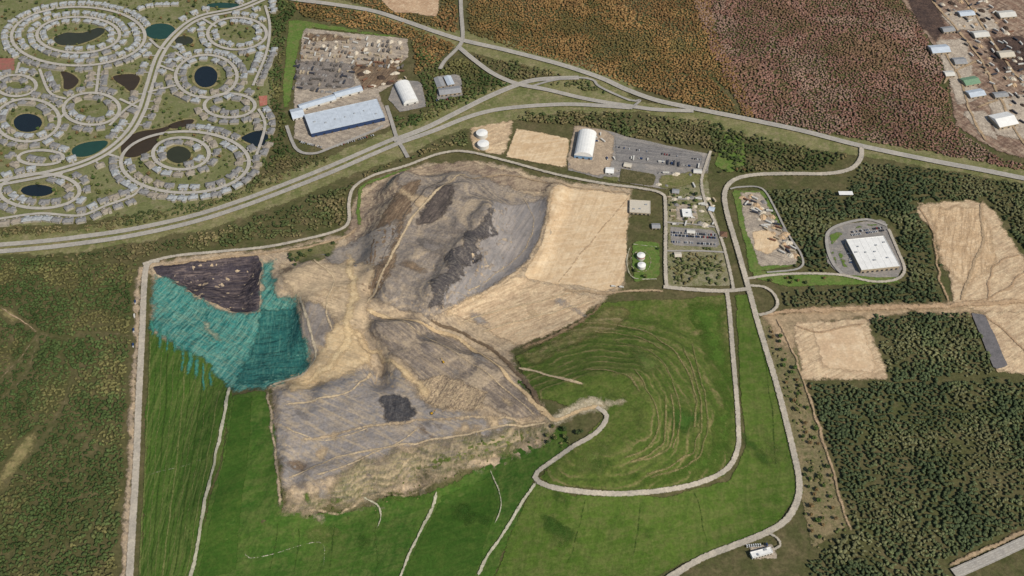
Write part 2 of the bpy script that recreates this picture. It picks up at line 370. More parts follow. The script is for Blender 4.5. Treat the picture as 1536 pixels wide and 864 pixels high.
M_tarpd = ground('dark_teal_tarp', (50,110,104), (42,94,90), (74,132,118), 30, 9, 3, .28, W=12, soft=2, streaks=[(R(5), 60, 4, (30,68,66), .85), (R(95), 50, 3.5, (96,140,124), .45)], bump=1, bd=3)
L1, L2, L3, L4, L5 = .5, 1.0, 1.5, 2.0, 2.5
sheet('lawn', [(-60,-20),(405,-20),(415,60),(412,180),(400,250),(300,310),(150,335),(-60,350)], M_lawn, L1, 6, 25)
sheet('verge', [(-60,352),(100,345),(300,302),(480,236),(560,205),(640,165),(760,118),(880,112),(960,150),(1100,172),(1300,208),(1600,262),(1600,290),(1300,238),(1100,205),(960,172),(850,172),(700,196),(560,255),(420,310),(300,350),(100,385),(-60,392)], M_plain, L1, 5, 14)
sheet('verge', [(400,-20),(470,-15),(640,35),(720,48),(900,98),(960,128),(940,150),(820,112),(740,90),(690,80),(560,30)], M_plain, L1+.1, 4, 14)
sheet('grass_field', [(222,470),(345,560),(352,600),(330,700),(285,880),(206,880),(216,700)], M_greenL, L2, 3, block=True)
sheet('grass_field', [(348,590),(400,585),(415,640),(425,765),(520,765),(640,735),(700,880),(280,880),(330,690)], M_green2, L2+.1, 3, block=True)
sheet('grass_field', [(560,745),(650,735),(730,700),(820,640),(850,640),(860,680),(810,715),(770,800),(740,880),(560,880)], M_green2, L2+.2, 3, block=True)
sheet('grass_field', [(800,722),(860,742),(1000,742),(1095,720),(1118,670),(1100,440),(1130,440),(1160,560),(1190,680),(1205,740),(1160,800),(1020,850),(960,880),(735,880),(760,810)], M_green, L2+.05, 3, block=True)
M_panel = ground('dark_grass_panel', (54,84,28), (62,92,32), (74,96,38), 60, 14, 4, .22, W=3, streaks=[(R(20), 60, 7, (78,98,42), .4)])
for pl in ([(610,850),(648,775),(660,745),(735,712),(748,760),(735,800),(712,870),(604,875)], [(352,595),(380,595),(372,700),(352,862),(292,870),(330,720)], [(770,560),(790,575),(800,610),(780,600)]):
    sheet('grass_panel', pl, M_panel, L2+.5, 2)
sheet('grass_hill', [(905,452),(1095,442),(1112,670),(1085,718),(960,742),(830,734),(806,716),(870,660),(905,625),(800,600),(770,535),(840,500)], M_hill, L2+.3, 3, 6, block=True)
sheet('green_slope', [(1022,455),(1092,446),(1108,600),(1108,670),(1080,710),(1000,730),(900,732),(840,726),(900,716),(1000,706),(1060,665),(1070,590),(1050,510)], ground('green_slope_grass', (80,106,40), (70,96,34), (98,110,52), 60, 18, 4, .28, W=26, soft=1.2), L3, 3, 7)
sheet('dry_slope', [(775,530),(840,502),(905,455),(960,458),(940,490),(870,520),(800,556)], ground('dry_grass', (116,110,66), (92,102,52), (140,126,88), 30, 12, 4, .34, W=20, soft=1.5, zband=(STEP, (160,142,106), .7, (78,84,42), 1.6, .2)), L3+.1, 3, 6)
# landfill ground
sheet('landfill_ground', [(215,395),(330,375),(420,372),(520,350),(528,290),(560,265),(640,240),(720,240),(860,268),(950,285),(945,430),(905,455),(840,490),(775,525),(800,590),(845,640),(830,665),(730,705),(640,735),(520,770),(425,772),(408,640),(398,580),(345,560),(230,500),(222,440)], ground('landfill_dirt', (178,156,128), (158,142,122), (198,172,138), 50, 14, 4, .28, W=16, soft=1.6, streaks=[(R(-40), 50, 5, (134,120,106), .55), (R(-40), 40, 4, (208,184,150), .5)], bump=1, zband=(STW, (206,184,152), .5, (128,114,98), 2.0)), L2+.4, 7, 7, block=True)
sheet('brown_slope', [(525,300),(610,252),(700,240),(840,272),(820,292),(700,268),(640,272),(600,310),(570,380),(548,440),(535,400),(515,370)], ground('ridge_dirt', (144,124,106), (124,106,92), (162,144,122), 50, 14, 4, .32, W=12, soft=1.7, streaks=[(R(66), 60, 5, (100,88,78), .6), (R(20), 50, 5, (180,160,134), .5)], zband=ZW), L3, 6, 7)
sheet('waste_slope', [(600,262),(690,256),(770,280),(828,292),(818,360),(790,402),(745,436),(668,478),(640,480),(580,465),(542,448),(545,405),(580,330)], M_grey, L3+.3, 7, 6)
sheet('ash_slope', [(735,300),(824,292),(818,362),(784,406),(738,434),(668,474),(650,455),(692,400),(725,350)], M_ash, L4, 4, 7)
sheet('dark_gully', [(730,312),(748,308),(742,335),(752,350),(722,372),(728,390),(702,402),(700,425),(676,436),(668,468),(628,470),(650,440),(636,424),(668,404),(664,384),(694,366),(688,346),(714,336)], M_dark, L4+.3, 5, 5)  # dark sheet carries the scarp's painted shadow
sheet('gully', [(655,278),(684,276),(680,310),(655,335),(620,352),(632,305)], ground('gully_brown', (98,88,82), (84,76,72), (118,106,96), 30, 9, 3, .35, W=12, soft=1.6, streaks=[(R(66), 30, 4, (64,60,58), .8)]), L4+.2, 4, 6)  # dark brown patch with darker streaks along the slope
sheet('brown_slope', [(606,270),(640,268),(612,340),(584,420),(556,452),(532,440),(562,340)], M_brown, L4, 6, 6)
sheet('sand_field', [(832,276),(947,292),(935,428),(905,440),(870,432),(785,418),(790,400),(815,360),(820,300)], M_sand, L4, 3, 8)
sheet('sand_slope', [(780,415),(850,430),(903,450),(880,475),(840,498),(775,525),(740,505),(700,485),(660,472),(740,430)], M_sand2, L4+.1, 5, 7)
sheet('ash_ground', [(450,450),(505,464),(512,505),(485,545),(440,572),(398,578),(465,545),(446,500)], ground('ash_patch', (138,130,124), (150,140,130), (122,115,110), 40, 14, 4, .25, W=14, soft=1.6, streaks=[(R(80), 50, 6, (166,148,124), .5)], zband=ZW), L4, 5, 7)
sheet('ash_ground', [(550,465),(640,480),(705,515),(775,565),(825,628),(770,630),(690,608),(630,580),(585,535),(550,505)], ground('slope_ash', (140,128,117), (154,138,121), (122,112,104), 40, 12, 4, .28, W=12, soft=1.7, streaks=[(R(-42), 80, 4, (104,94,86), .55), (R(-42), 60, 4, (190,168,138), .55)], bump=1, bd=3, zband=ZW), L3+.6, 5, 6)
sheet('ash_ground', [(404,590),(475,570),(540,550),(610,552),(650,600),(710,620),(800,628),(730,665),(640,675),(560,700),(480,735),(418,750)], ground('plateau_ash', (141,135,131), (153,144,137), (166,151,131), 50, 12, 4, .24, W=18, soft=1.6, streaks=[(R(15), 80, 6, (120,115,112), .6), (R(-30), 60, 6, (192,170,138), .5)], bump=1), L3+.5, 8, 8)
sheet('dark_ash_heap', [(566,594),(590,588),(614,592),(624,608),(634,622),(618,634),(604,640),(580,641),(566,632),(572,618),(560,606)], ground('black_ash', (64,63,66), (74,73,75), (94,88,84), 16, 6, 3, .45, W=11, soft=1.8, streaks=[(R(85), 18, 3, (100,96,94), .7)], bump=1, bd=3), L5, 5, 5)
sheet('ash_ground', [(510,368),(548,352),(606,325),(585,395),(545,415),(505,400),(465,388)], ground('corner_ash', (136,129,122), (150,139,127), (118,111,106), 30, 12, 4, .28, W=14, soft=1.6, streaks=[(R(40), 40, 5, (168,152,130), .5)]), L3+.6, 5, 7)
sheet('brown_slope', [(416,748),(480,722),(560,685),(640,660),(760,634),(840,630),(832,664),(720,700),(640,736),(520,778),(421,780)], ground('south_slope', (142,128,104), (120,116,86), (168,148,118), 35, 10, 4, .32, W=26, soft=1.5, streaks=[(R(75), 26, 4, (92,98,54), .7), (R(75), 26, 4, (194,172,138), .5), (R(10), 40, 5, (116,108,102), .6)], bump=1, bd=3, zband=(STW, (190,168,134), .6, (94,92,62), 2.0)), L3+.8, 9, 6)
sheet('green_slope', [(610,695),(700,660),(800,640),(835,648),(760,680),(690,704),(625,718)], ground('patchy_grass', (98,108,54), (82,96,44), (136,122,86), 25, 9, 3, .38, W=16, soft=1.6), L4+.2, 5, 7)
sheet('light_pad', [(815,634),(845,612),(880,590),(925,594),(940,606),(928,618),(905,624),(870,632),(838,644)], ground('pale_pad', (190,176,148), (166,152,122), (208,194,168), 14, 6, 3, .3, W=15, soft=1.5), L3+.9, 6, 5)
sheet('green_slope', [(425,378),(470,362),(515,360),(500,385),(480,395),(445,400)], ground('mixed_scrub', (110,110,68), (128,118,86), (92,96,56), 25, 9, 3, .35, W=12, soft=1.6), L4+.2, 4, 7)
sheet('pale_sand', [(420,565),(480,520),(505,470),(545,490),(570,545),(530,565),(480,582),(425,600)], ground('pale_tan', (210,182,140), (194,168,130), (220,196,156), 30, 10, 4, .2, W=18, soft=1.6, streaks=[(R(-20), 50, 5, (160,140,114), .6)]), L4+.4, 6, 7)
sheet('pale_sand', [(415,390),(450,398),(525,388),(568,400),(556,450),(565,485),(520,505),(488,468),(455,460),(420,435)], ground('worn_tan', (198,174,140), (180,158,130), (212,188,152), 30, 12, 4, .24, W=16, soft=1.6, streaks=[(R(-20), 60, 5, (148,130,108), .6)]), L4+.45, 6, 7)
sheet('rubble_ground', [(620,568),(665,560),(732,588),(728,620),(655,616),(622,595)], ground('rubble', (186,162,130), (150,130,108), (206,182,146), 12, 5, 2.5, .45, W=10, soft=2, streaks=[(R(60), 16, 3, (110,98,84), .8)], bump=1, bd=3), L4+.5, 5, 6)
sheet('dark_pit', [(230,400),(300,390),(387,384),(393,402),(388,469),(346,469),(310,453),(254,421),(236,414)], M_pit, L4, 3, 5)
sheet('tarp', [(226,408),(254,416),(285,434),(312,450),(346,468),(387,468),(389,386),(418,388),(424,436),(450,440),(454,462),(458,500),(472,548),(400,590),(345,592),(306,544),(222,500)], M_tarp, L4+.55, 6, 6, block=True)
sheet('dark_tarp', [(388,462),(448,456),(456,500),(466,548),(402,582),(346,580),(368,545),(382,500)], M_tarpd, L5+.3, 3, 6)
for k in range(9):
    x = 228+k*11; y = 492+k*9.5
    ribbon('tarp_finger', [(x, y-16), (x+2, y), (x+random.uniform(0, 5), y+random.uniform(12, 34))], random.uniform(6, 11), M_tarp if k < 0 else (bpy.data.materials.get('tarp_strip') or ground('tarp_strip', (66,134,120), (58,118,104), (88,140,112), 20, 8, 3, .25, W=4.5, soft=1.3)), L5+.35, block=False, rough=3)
sheet('torn_sand', [(300,474),(316,482),(338,512),(328,516),(310,502)], ground('tear_sand', (150,158,134), (120,144,124), (178,172,146), 10, 4, 2.5, .3, W=9, soft=1.3), L5+.5, 5, 4)
sheet('sand_field', [(775,193),(857,208),(851,254),(757,236)], M_sand, L3, 2, 9, block=True)
PM = [ground('mottle_a', (126,118,112), (140,130,120), (108,102,97), 20, 7, 3, .3, W=15, soft=1.4), ground('mottle_b', (202,176,140), (186,162,130), (214,190,154), 20, 7, 3, .22, W=15, soft=1.4),
      ground('mottle_c', (138,118,96), (124,106,90), (156,134,108), 20, 7, 3, .3, W=14, soft=1.4), ground('mottle_d', (162,153,144), (152,143,135), (174,162,147), 20, 7, 3, .22, W=15, soft=1.4)]
M_gp = [ground('grass_patch', (74,98,40), (88,106,48), (112,112,64), 16, 6, 3, .3, W=12, soft=1.5), ground('soil_patch', (160,146,120), (142,132,112), (182,162,132), 16, 6, 3, .3, W=11, soft=1.5)]
def patch(x, y, a, b, mat, off, name='dirt_patch'):
    pts = []
    ph = random.uniform(0, 3)
    for t in range(11):
        q = t*2*PI/11; r = random.uniform(.55, 1.2); u, v = a*r*math.cos(q), b*r*math.sin(q)
        pts.append((x+u*math.cos(ph*.3)-v*math.sin(ph*.3), y+u*math.sin(ph*.3)+v*math.cos(ph*.3)))
    sheet(name, pts, mat, off, 4, 7, True)
for k, (x, y) in enumerate([(450,620),(480,680),(540,640),(520,600),(660,640),(700,645),(450,700),(600,665),(580,560),(500,440),(620,400),(600,440),(650,370),(620,300),(720,540),(680,560),(640,510),(760,600),(720,480),(800,470),(850,460),(470,520),(430,410),(490,740),(560,720),(500,650),(640,650),(740,640)]):
    patch(x, y, random.uniform(14, 32), random.uniform(7, 15), PM[k % 4] if x < 700 else PM[1 if k % 2 else 3], L5+.02*k-.2)
for k, (x, y) in enumerate([(440,768),(480,772),(520,774),(560,760),(600,750),(640,735),(680,720),(720,704),(760,688),(800,668),(500,752),(580,735),(660,705),(740,676),(460,750)]):
    patch(x+random.uniform(-8, 8), y+random.uniform(-6, 6), random.uniform(14, 30), random.uniform(6, 12), M_gp[k % 2], L5+.6+.02*k, 'slope_patch')
M_fp = [ground('field_patch', (100,114,56), (88,106,50), (120,120,72), 30, 9, 3, .25, W=22, soft=1.2), ground('field_patch_dark', (54,84,30), (64,92,36), (78,100,44), 30, 9, 3, .25, W=22, soft=1.2)]
for k in range(20):
    x, y = random.choice([(470,820),(560,800),(700,760),(850,800),(980,790),(1100,760),(1150,690),(860,770),(980,560),(1040,620),(900,690)])
    patch(x+random.uniform(-25, 25), y+random.uniform(-20, 20), random.uniform(18, 50), random.uniform(10, 24), M_fp[k % 2], L3+.3+.02*k, 'grass_patch')
# right hand sands
sheet('sand_field', [(1368,303),(1478,300),(1500,330),(1545,390),(1545,470),(1480,470),(1425,458),(1420,410),(1395,350)], M_sand2, L3, 6, block=True)
sheet('sand_field', [(1180,482),(1302,476),(1340,572),(1205,575),(1190,530)], M_sand2, L3+.1, 4, block=True)
sheet('sand_field', [(1212,490),(1296,486),(1318,560),(1230,556)], ground('inner_sand', (214,186,150), (202,172,138), (224,200,166), 50, 16, 4, .16, W=8, soft=2), L3+.5, 4)
sheet('sand_field', [(1455,470),(1600,465),(1600,565),(1495,562),(1478,520)], M_sand2, L3+.2, 4, block=True)
sheet('dirt_shoulder', [(1130,466),(1240,456),(1430,448),(1600,440),(1600,474),(1430,474),(1300,482),(1210,492),(1195,530),(1165,520),(1145,490)], ground('shoulder_dirt', (172,148,118), (150,132,104), (194,168,134), 40, 12, 4, .28, W=16, soft=1.6), L2, 5, 9)
sheet('pale_sand', [(1385,310),(1470,308),(1495,350),(1500,400),(1450,440),(1410,400)], ground('dune_sand', (214,184,146), (196,166,130), (226,200,164), 30, 10, 4, .22, W=16, soft=1.6, streaks=[(R(70), 50, 5, (164,136,106), .65)], bump=1, bd=3), L3+.5, 5, 8)
sheet('asphalt_patch', [(1456,470),(1478,474),(1512,550),(1490,556)], ground('new_asphalt', (112,108,108), (120,116,116), (102,100,100), 20, 9, 3, .15, W=1), L4, 1, 8)
sheet('red_dirt_yard', [(1335,-20),(1600,-20),(1600,255),(1500,232),(1430,190),(1420,110),(1385,50)], M_red, L3, 4, block=True)
M_cmp = ground('compost', (80,66,60), (98,80,70), (64,54,52), 30, 10, 4, .35, W=14, soft=1.7, bump=1, bd=3)
sheet('dark_dirt', [(1350,-15),(1400,-15),(1420,40),(1405,70),(1375,40)], M_cmp, L4, 4)
sheet('dark_dirt', [(1470,60),(1540,50),(1545,110),(1500,110)], M_cmp, L4, 4)
M_pale3 = ground('gravel_lot', (182,168,150), (162,148,132), (204,190,170), 20, 7, 3, .3, W=8, soft=1.8)
for pl in ([(1400,60),(1450,58),(1470,150),(1435,160),(1415,110)], [(1480,150),(1540,140),(1545,215),(1490,205)], [(1410,20),(1480,10),(1500,45),(1430,50)], [(1440,165),(1480,165),(1500,215),(1465,205)]):
    sheet('gravel_lot', pl, M_pale3, L4+.2, 4, 8)
sheet('sand_clearing', [(552,-14),(662,-8),(658,26),(590,20)], ground('bare_clearing', (194,164,132), (178,146,116), (208,182,150), 30, 12, 4, .25, W=6), L3, 3, block=True)
M_wc = ground('wood_clearing', (136,126,84), (116,112,72), (156,138,98), 30, 10, 4, .3, W=12, soft=1.6)
sheet('dirt_clearing', [(2,700),(35,655),(58,640),(62,652),(42,690),(10,740),(-10,740)], M_wc, L2, 3, block=True)
sheet('dirt_clearing', [(-10,460),(20,462),(38,480),(20,488),(-10,475)], M_wc, L2, 3, block=True)
# yards
sheet('lime_grass', [(432,30),(450,30),(600,55),(612,62),(470,42),(452,60),(440,130),(428,200),(422,150)], M_lime, L2, 2, block=True)
sheet('storage_yard', [(455,42),(612,58),(614,85),(600,100),(590,128),(570,140),(590,190),(490,228),(440,210),(440,140)], M_yardl, L3, 2, block=True)
sheet('brown_yard', [(520,100),(600,84),(600,125),(545,138)], M_brown, L3+.4, 3)
sheet('brown_yard', [(450,48),(520,52),(540,62),(455,66)], M_brown, L3+.4, 3)
sheet('dark_yard', [(442,90),(530,95),(535,132),(442,138)], ground('dark_gravel', (132,124,116), (118,110,104), (150,140,130), 20, 7, 3, .3, W=8, soft=2), L3+.4, 2)
sheet('paved_yard', [(592,120),(632,122),(640,160),(600,170),(582,150)], M_yard, L3+.1, 2, block=True)
sheet('paved_yard', [(655,115),(690,112),(695,145),(655,152)], M_yard, L3+.2, 2, block=True)
sheet('gravel_yard', [(702,190),(775,180),(772,200),(757,236),(706,226)], M_sand2, L3, 3, block=True)
sheet('paved_yard', [(862,188),(905,195),(960,210),(1068,232),(1062,262),(1000,286),(905,270),(850,256)], M_yard, L3, 2, block=True)
sheet('dirt_yard', [(858,186),(905,194),(924,202),(918,256),(900,268),(848,256)], ground('yard_dirt', (176,156,132), (160,142,122), (192,172,146), 20, 8, 3, .28, W=7, soft=1.7), L3+.35, 3, 8)
sheet('grass_strip', [(990,262),(1064,256),(1058,274),(1000,288),(984,282)], ground('yard_grass', (112,112,68), (132,122,88), (96,102,56), 16, 7, 3, .3, W=7, soft=1.7), L3+.45, 2, 8)
sheet('grass_strip', [(900,262),(930,266),(928,276),(902,270)], bpy.data.materials['yard_grass'], L3+.45, 2, 8)
sheet('dark_asphalt', [(922,208),(1055,232),(1052,254),(922,244)], ground('old_asphalt', (122,118,116), (132,128,124), (110,107,106), 30, 10, 3, .25, W=4, streaks=[(R(-10), 80, 3, (158,152,144), .6)]), L3+.4, 1)
sheet('scrub_plot', [(930,253),(986,263),(980,281),(927,274)], ground('brown_plot', (96,90,62), (82,80,52), (116,106,78), 16, 6, 3, .35, W=3), L3+.7, 1, 7)
sheet('lime_grass', [(946,362),(990,362),(992,418),(948,426)], M_lime, L3, 1)
sheet('compound_ground', [(1000,288),(1060,262),(1080,350),(1100,430),(1000,432)], ground('compound_grass', (134,128,98), (112,114,74), (156,146,122), 20, 8, 3, .32, W=3), L2+.3, 2)
sheet('paved_yard', [(1004,340),(1075,346),(1082,372),(1006,370)], M_yard, L3+.1, 1, block=True)
sheet('paved_yard', [(1012,305),(1045,308),(1050,335),(1014,333)], M_yardl, L3+.15, 1)
sheet('lime_grass', [(1095,285),(1150,285),(1200,400),(1125,412)], M_lime, L2+.2, 2)
sheet('pale_yard', [(1108,288),(1142,288),(1164,330),(1198,378),(1198,398),(1136,402),(1118,345)], M_yardl, L3, 3, block=True)
sheet('sand_patch', [(1124,346),(1160,346),(1174,370),(1150,384),(1128,374)], M_sand, L3+.5, 3)
sheet('lime_grass', [(1125,405),(1350,412),(1350,428),(1180,432),(1130,418)], M_lime, L2+.25, 2)
sheet('lime_grass', [(1090,195),(1115,200),(1120,250),(1095,262),(1068,250)], M_lime, L2+.25, 2)
sheet('paved_yard', [(1236,348),(1262,336),(1325,328),(1335,350),(1356,400),(1345,418),(1262,414),(1240,395)], M_yard, L3+.2, 2, block=True)
for pl in ([(1242,352),(1262,346),(1266,352),(1246,372)], [(1254,378),(1262,376),(1274,404),(1264,404)], [(1280,340),(1318,335),(1320,339),(1282,345)], [(1244,378),(1250,376),(1260,402),(1254,402)]):
    sheet('planted_island', pl, M_lime, L3+.9, .5, 6)
sheet('scrub_ground', [(1130,470),(1195,475),(1215,590),(1280,790),(1215,830),(1190,700),(1160,560)], ground('scrub_floor', (120,112,80), (140,124,94), (98,100,62), 40, 12, 4, .35, W=8), L1+.2, 3)
sheet('paved_yard', [(1120,818),(1165,815),(1168,840),(1125,842)], M_yardl, L3+.3, 1, block=True)
sheet('red_court', [(-10,88),(22,88),(22,106),(-10,106)], ground('clay', (160,104,92), (150,98,88), (140,110,90), 20, 9, 3, .15, W=0), L3, 0, 9, block=True)
sheet('red_court', [(388,145),(401,144),(401,158),(390,160)], ground('orange_clay', (180,112,96), (164,104,90), (180,130,110), 20, 9, 3, .15, W=0), L3, 0, 9, block=True)
# ------------------------------------------------------------------ ponds
def water(name, c):
    m = N(name); m.b.inputs['Roughness'].default_value = .25; m.b.inputs['Specular IOR Level'].default_value = .3
    m.l(m.mix(m.noise(15, 4), col(c), col(tuple(v*.8 for v in c))), m.b.inputs['Base Color']); return m.m
W_d = water('dark_water', (34,44,50)); W_b = water('brown_water', (70,58,42)); W_g = water('green_water', (44,78,66)); W_m = water('murky_water', (62,64,46))
M_shore = ground('shore', (140,130,92), (122,120,78), (158,144,106), 30, 10, 3, .3, W=5)
def ell(cx, cy, rx, ry, n=12, ph=0): return [(cx+rx*math.cos(2*PI*k/n+ph), cy+ry*math.sin(2*PI*k/n+ph)) for k in range(n)]
PONDS = [
 ([(82,58),(100,50),(125,50),(148,42),(158,48),(140,60),(115,68),(90,68)], W_m), (ell(241,48,23,12), W_g), (ell(309,116,18,16), W_d), (ell(276,62,14,7), W_m),
 (ell(335,9,26,4), W_g), ([(92,108),(108,112),(118,122),(108,134),(96,134),(95,120)], W_b), ([(170,116),(200,112),(210,120),(198,138),(185,130)], W_b),
 (ell(42,185,21,14), W_d), ([(108,226),(125,216),(158,212),(160,220),(138,234),(115,236)], W_g), ([(184,215),(205,200),(235,195),(258,190),(240,205),(232,222),(205,236),(185,234)], W_b),
 ([(252,190),(270,182),(290,180),(286,188),(265,194)], W_b), ([(362,207),(392,196),(402,208),(390,222),(375,216)], W_d), (ell(268,233,18,13), W_m), (ell(56,287,25,9), W_d)]
for k, (p, m_) in enumerate(PONDS):
    pw = atn(p); c = pw.mean(0); sh = c+(pw-c)*(1+9/np.hypot(*(pw-c).T)[:, None])
    sheet('shore', sh, M_shore, L3+.2, 1, 9, True, world=True)
    sheet('pond', pw, m_, L3+.5, 1, 9, True, block=True, world=True)
# ------------------------------------------------------------------ roads
RA = dict(c1=(168,161,150), c2=(156,150,141), c3=(178,170,157), big=60, mid=18, fine=3, fa=.14, W=1.0, bump=.1)
M_hw = ground('highway_asphalt', lines=[(1.8, .22, True), (5.2, .22, False)], **RA)
M_rd = ground('road_asphalt', lines=[(0, .22, False), (4.4, .18, False)], **RA)
M_lane = ground('lane_asphalt', (164,158,150), (152,147,140), (174,167,156), 40, 14, 3, .12, W=1, bump=.1)
M_conc = ground('pale_road', (186,175,158), (170,161,146), (200,188,168), 40, 12, 3, .18, W=2.5, soft=2)
M_tr = ground('dirt_road', (180,154,122), (160,138,110), (198,172,138), 40, 12, 3, .22, W=4, soft=2)
M_trw = ground('white_track', (192,184,162), (168,164,138), (206,198,174), 30, 10, 3, .2, W=2.5)
R0 = 3.2
cr99 = [(-40,378),(0,374),(60,369),(120,362),(200,350),(290,330),(360,308),(430,282),(500,254),(560,228),(600,211)]
def offset(pts, d):
    W = catmull(atn(pts), 12); T = np.gradient(W, axis=0); T /= np.hypot(*T.T)[:, None]; return W+np.stack([-T[:, 1], T[:, 0]], 1)*d
ribbon('highway', offset(cr99, 9), 12, M_hw, R0, world=True)
ribbon('highway', offset(cr99, -9), 12, M_hw, R0, world=True)
ribbon('median', offset(cr99, 0), 7, M_plain, R0-.5, world=True)
ribbon('highway', [(590,212),(640,193),(690,168),(730,148),(770,131),(800,122),(835,119),(868,118)], 15, M_hw, R0)
ribbon('highway', [(598,216),(650,198),(700,178),(740,167),(790,161),(850,158),(900,160),(945,163)], 13, M_hw, R0)
ribbon('highway', [(380,-20),(430,-2),(500,8),(560,18),(610,34),(650,48),(695,62),(760,77),(840,98),(900,118),(940,136),(985,152),(1040,164),(1110,178),(1200,197),(1290,220),(1400,243),(1480,258),(1600,282)], 15, M_hw, R0)
ribbon('road', [(690,-30),(692,20),(694,58),(686,74),(668,92),(660,105)], 10, M_rd, R0)
ribbon('road', [(688,72),(712,92),(740,112),(775,127),(820,136),(880,150),(940,160),(985,166),(1040,168)], 13, M_rd, R0)
ribbon('road', [(795,132),(830,122),(868,118),(890,122),(900,132),(945,152),(960,152),(945,165)], 7, M_lane, R0)
ribbon('road', [(580,160),(588,185),(596,210),(605,225),(612,238)], 9, M_lane, R0)
ribbon('road', [(575,190),(560,198),(500,222),(470,232),(445,225),(430,190)], 8, M_lane, R0)
ribbon('road', [(215,398),(260,386),(330,379),(400,372),(460,360),(505,348),(523,335),(524,305),(532,282),(560,265),(610,250),(660,232),(700,229),(760,243),(830,262),(900,276),(960,284),(992,292),(998,310),(998,400),(1000,432)], 9, M_conc, R0)
ribbon('dirt_road', [(240,400),(330,388),(400,382),(470,370),(520,355),(535,340)], 9, M_tr, R0-.3, rough=2)
ribbon('dirt_road', [(690,266),(760,264),(840,276),(950,292)], 7, M_tr, R0-.3, rough=2)
ribbon('grass_strip', [(540,345),(538,310),(545,280),(575,268),(620,252)], 11, M_lime, R0-.6, rough=1)
ribbon('service_road', [(240,392),(222,398),(217,430),(214,500),(209,600),(205,700),(199,800),(194,890)], 13, M_conc, R0)
ribbon('dirt_verge', [(234,396),(214,405),(206,440),(206,500),(200,600),(197,700),(190,800),(184,890)], 18, M_tan, R0-.6, rough=2)
ribbon('road', [(1292,222),(1290,240),(1275,255),(1240,262),(1180,262),(1130,264),(1100,272),(1087,290),(1090,320),(1103,365),(1113,400),(1122,432),(1135,480),(1150,530),(1165,580),(1178,630),(1190,680),(1198,720),(1196,750),(1180,780),(1150,800),(1100,820),(1050,840),(1000,870)], 12, M_conc, R0)
ribbon('road', [(1090,438),(1094,470),(1098,520),(1103,580),(1107,640),(1106,675),(1090,705),(1050,725),(1000,736),(940,742),(880,740),(830,733),(806,722),(806,710),(840,685),(880,660),(900,645),(910,625),(895,612)], 10, M_conc, R0)
ribbon('dirt_road', [(806,722),(785,752),(762,790),(735,830),(715,870)], 7, M_trw, R0-.2, rough=1)
ribbon('road', [(995,432),(1040,436),(1085,438),(1122,435)], 11, M_conc, R0)
ribbon('dirt_road', [(840,436),(900,440),(960,438),(1000,438)], 9, M_tr, R0, rough=2)
ribbon('road', [(1066,228),(1058,250),(1052,275),(1058,305),(1072,335),(1085,370),(1095,410),(1100,436)], 8, M_conc, R0)
ribbon('road', [(1118,420),(1160,414),(1210,412),(1260,414),(1310,424),(1345,420),(1356,405),(1345,375),(1332,345)], 8, M_conc, R0)
ribbon('road', [(1262,412),(1248,395),(1240,370),(1242,350),(1262,338),(1300,331),(1330,340)], 7, M_lane, R0)
ribbon('road', [(1125,430),(1145,432),(1160,442),(1166,458),(1155,470),(1138,474)], 8, M_conc, R0)
ribbon('road', [(1095,285),(1110,282),(1142,284),(1160,310),(1180,350),(1202,385),(1198,404),(1150,410)], 5, M_lane, R0)
ribbon('lane', [(1000,335),(1040,338),(1072,342)], 5, M_lane, R0); ribbon('lane', [(1000,378),(1050,378),(1086,380)], 5, M_lane, R0); ribbon('lane', [(1010,300),(1035,300),(1052,296)], 4.5, M_lane, R0)
ribbon('dirt_road', [(1135,474),(1180,470),(1240,466),(1330,463),(1420,460),(1480,456),(1600,450)], 15, ground('pale_dirt_road', (186,156,122), (168,140,110), (204,176,142), 40, 12, 3, .25, W=6, soft=1.8), R0, rough=3)
M_rt = ground('rust_track', (182,152,120), (166,138,108), (200,172,138), 30, 10, 3, .25, W=4, soft=1.6)
ribbon('dirt_road', [(1440,455),(1460,400),(1475,360),(1470,320),(1475,300)], 9, M_tr, R0-.4, rough=2)
for p in ([(1420,455),(1405,400),(1400,350),(1378,310)], [(1480,455),(1490,400),(1530,380)], [(1440,455),(1500,440),(1545,400)], [(1470,470),(1510,500),(1545,540)], [(1190,490),(1230,500),(1300,485)]):
    ribbon('dirt_track', p, 7, M_rt, R0-.6, rough=4)
ribbon('dirt_road', [(1165,478),(1190,530),(1215,600),(1240,680),(1265,760),(1275,800)], 7, M_tr, R0-.5, rough=3)
ribbon('road', [(1430,862),(1480,840),(1540,812),(1620,775)], 17, M_hw, R0)
ribbon('dirt_verge', [(1420,852),(1472,828),(1532,800),(1620,760)], 9, M_tr, R0-.5, rough=2)
ribbon('road', [(1150,800),(1165,808),(1170,820),(1150,828)], 6, M_conc, R0+.1)
for p in ([(1395,0),(1430,40),(1470,90),(1500,150),(1530,210),(1560,240)], [(1440,-10),(1480,50),(1520,110),(1560,150)], [(1410,70),(1440,120),(1455,170),(1480,215)], [(1470,90),(1430,110),(1415,130)], [(1500,150),(1460,165)]):
    ribbon('dirt_road', p, 9, M_tr, R0, rough=2)
ribbon('service_track', [(345,580),(338,620),(325,680),(305,770),(280,890)], 8, M_trw, R0, rough=1)
ribbon('service_track', [(655,735),(652,755),(635,790),(615,830),(598,875)], 6, M_trw, R0, rough=1)
ribbon('service_track', [(735,705),(745,730),(752,760),(742,790)], 4, M_trw, R0-.2, rough=1)
ribbon('service_track', [(540,745),(565,758),(572,775),(566,795)], 5, M_trw, R0, rough=1)
ribbon('service_track', [(368,828),(375,838),(410,832),(470,815),(487,822),(486,850)], 2.6, M_trw, R0, rough=1)
ribbon('service_track', [(945,372),(940,395),(950,418),(985,420)], 4, M_trw, R0)
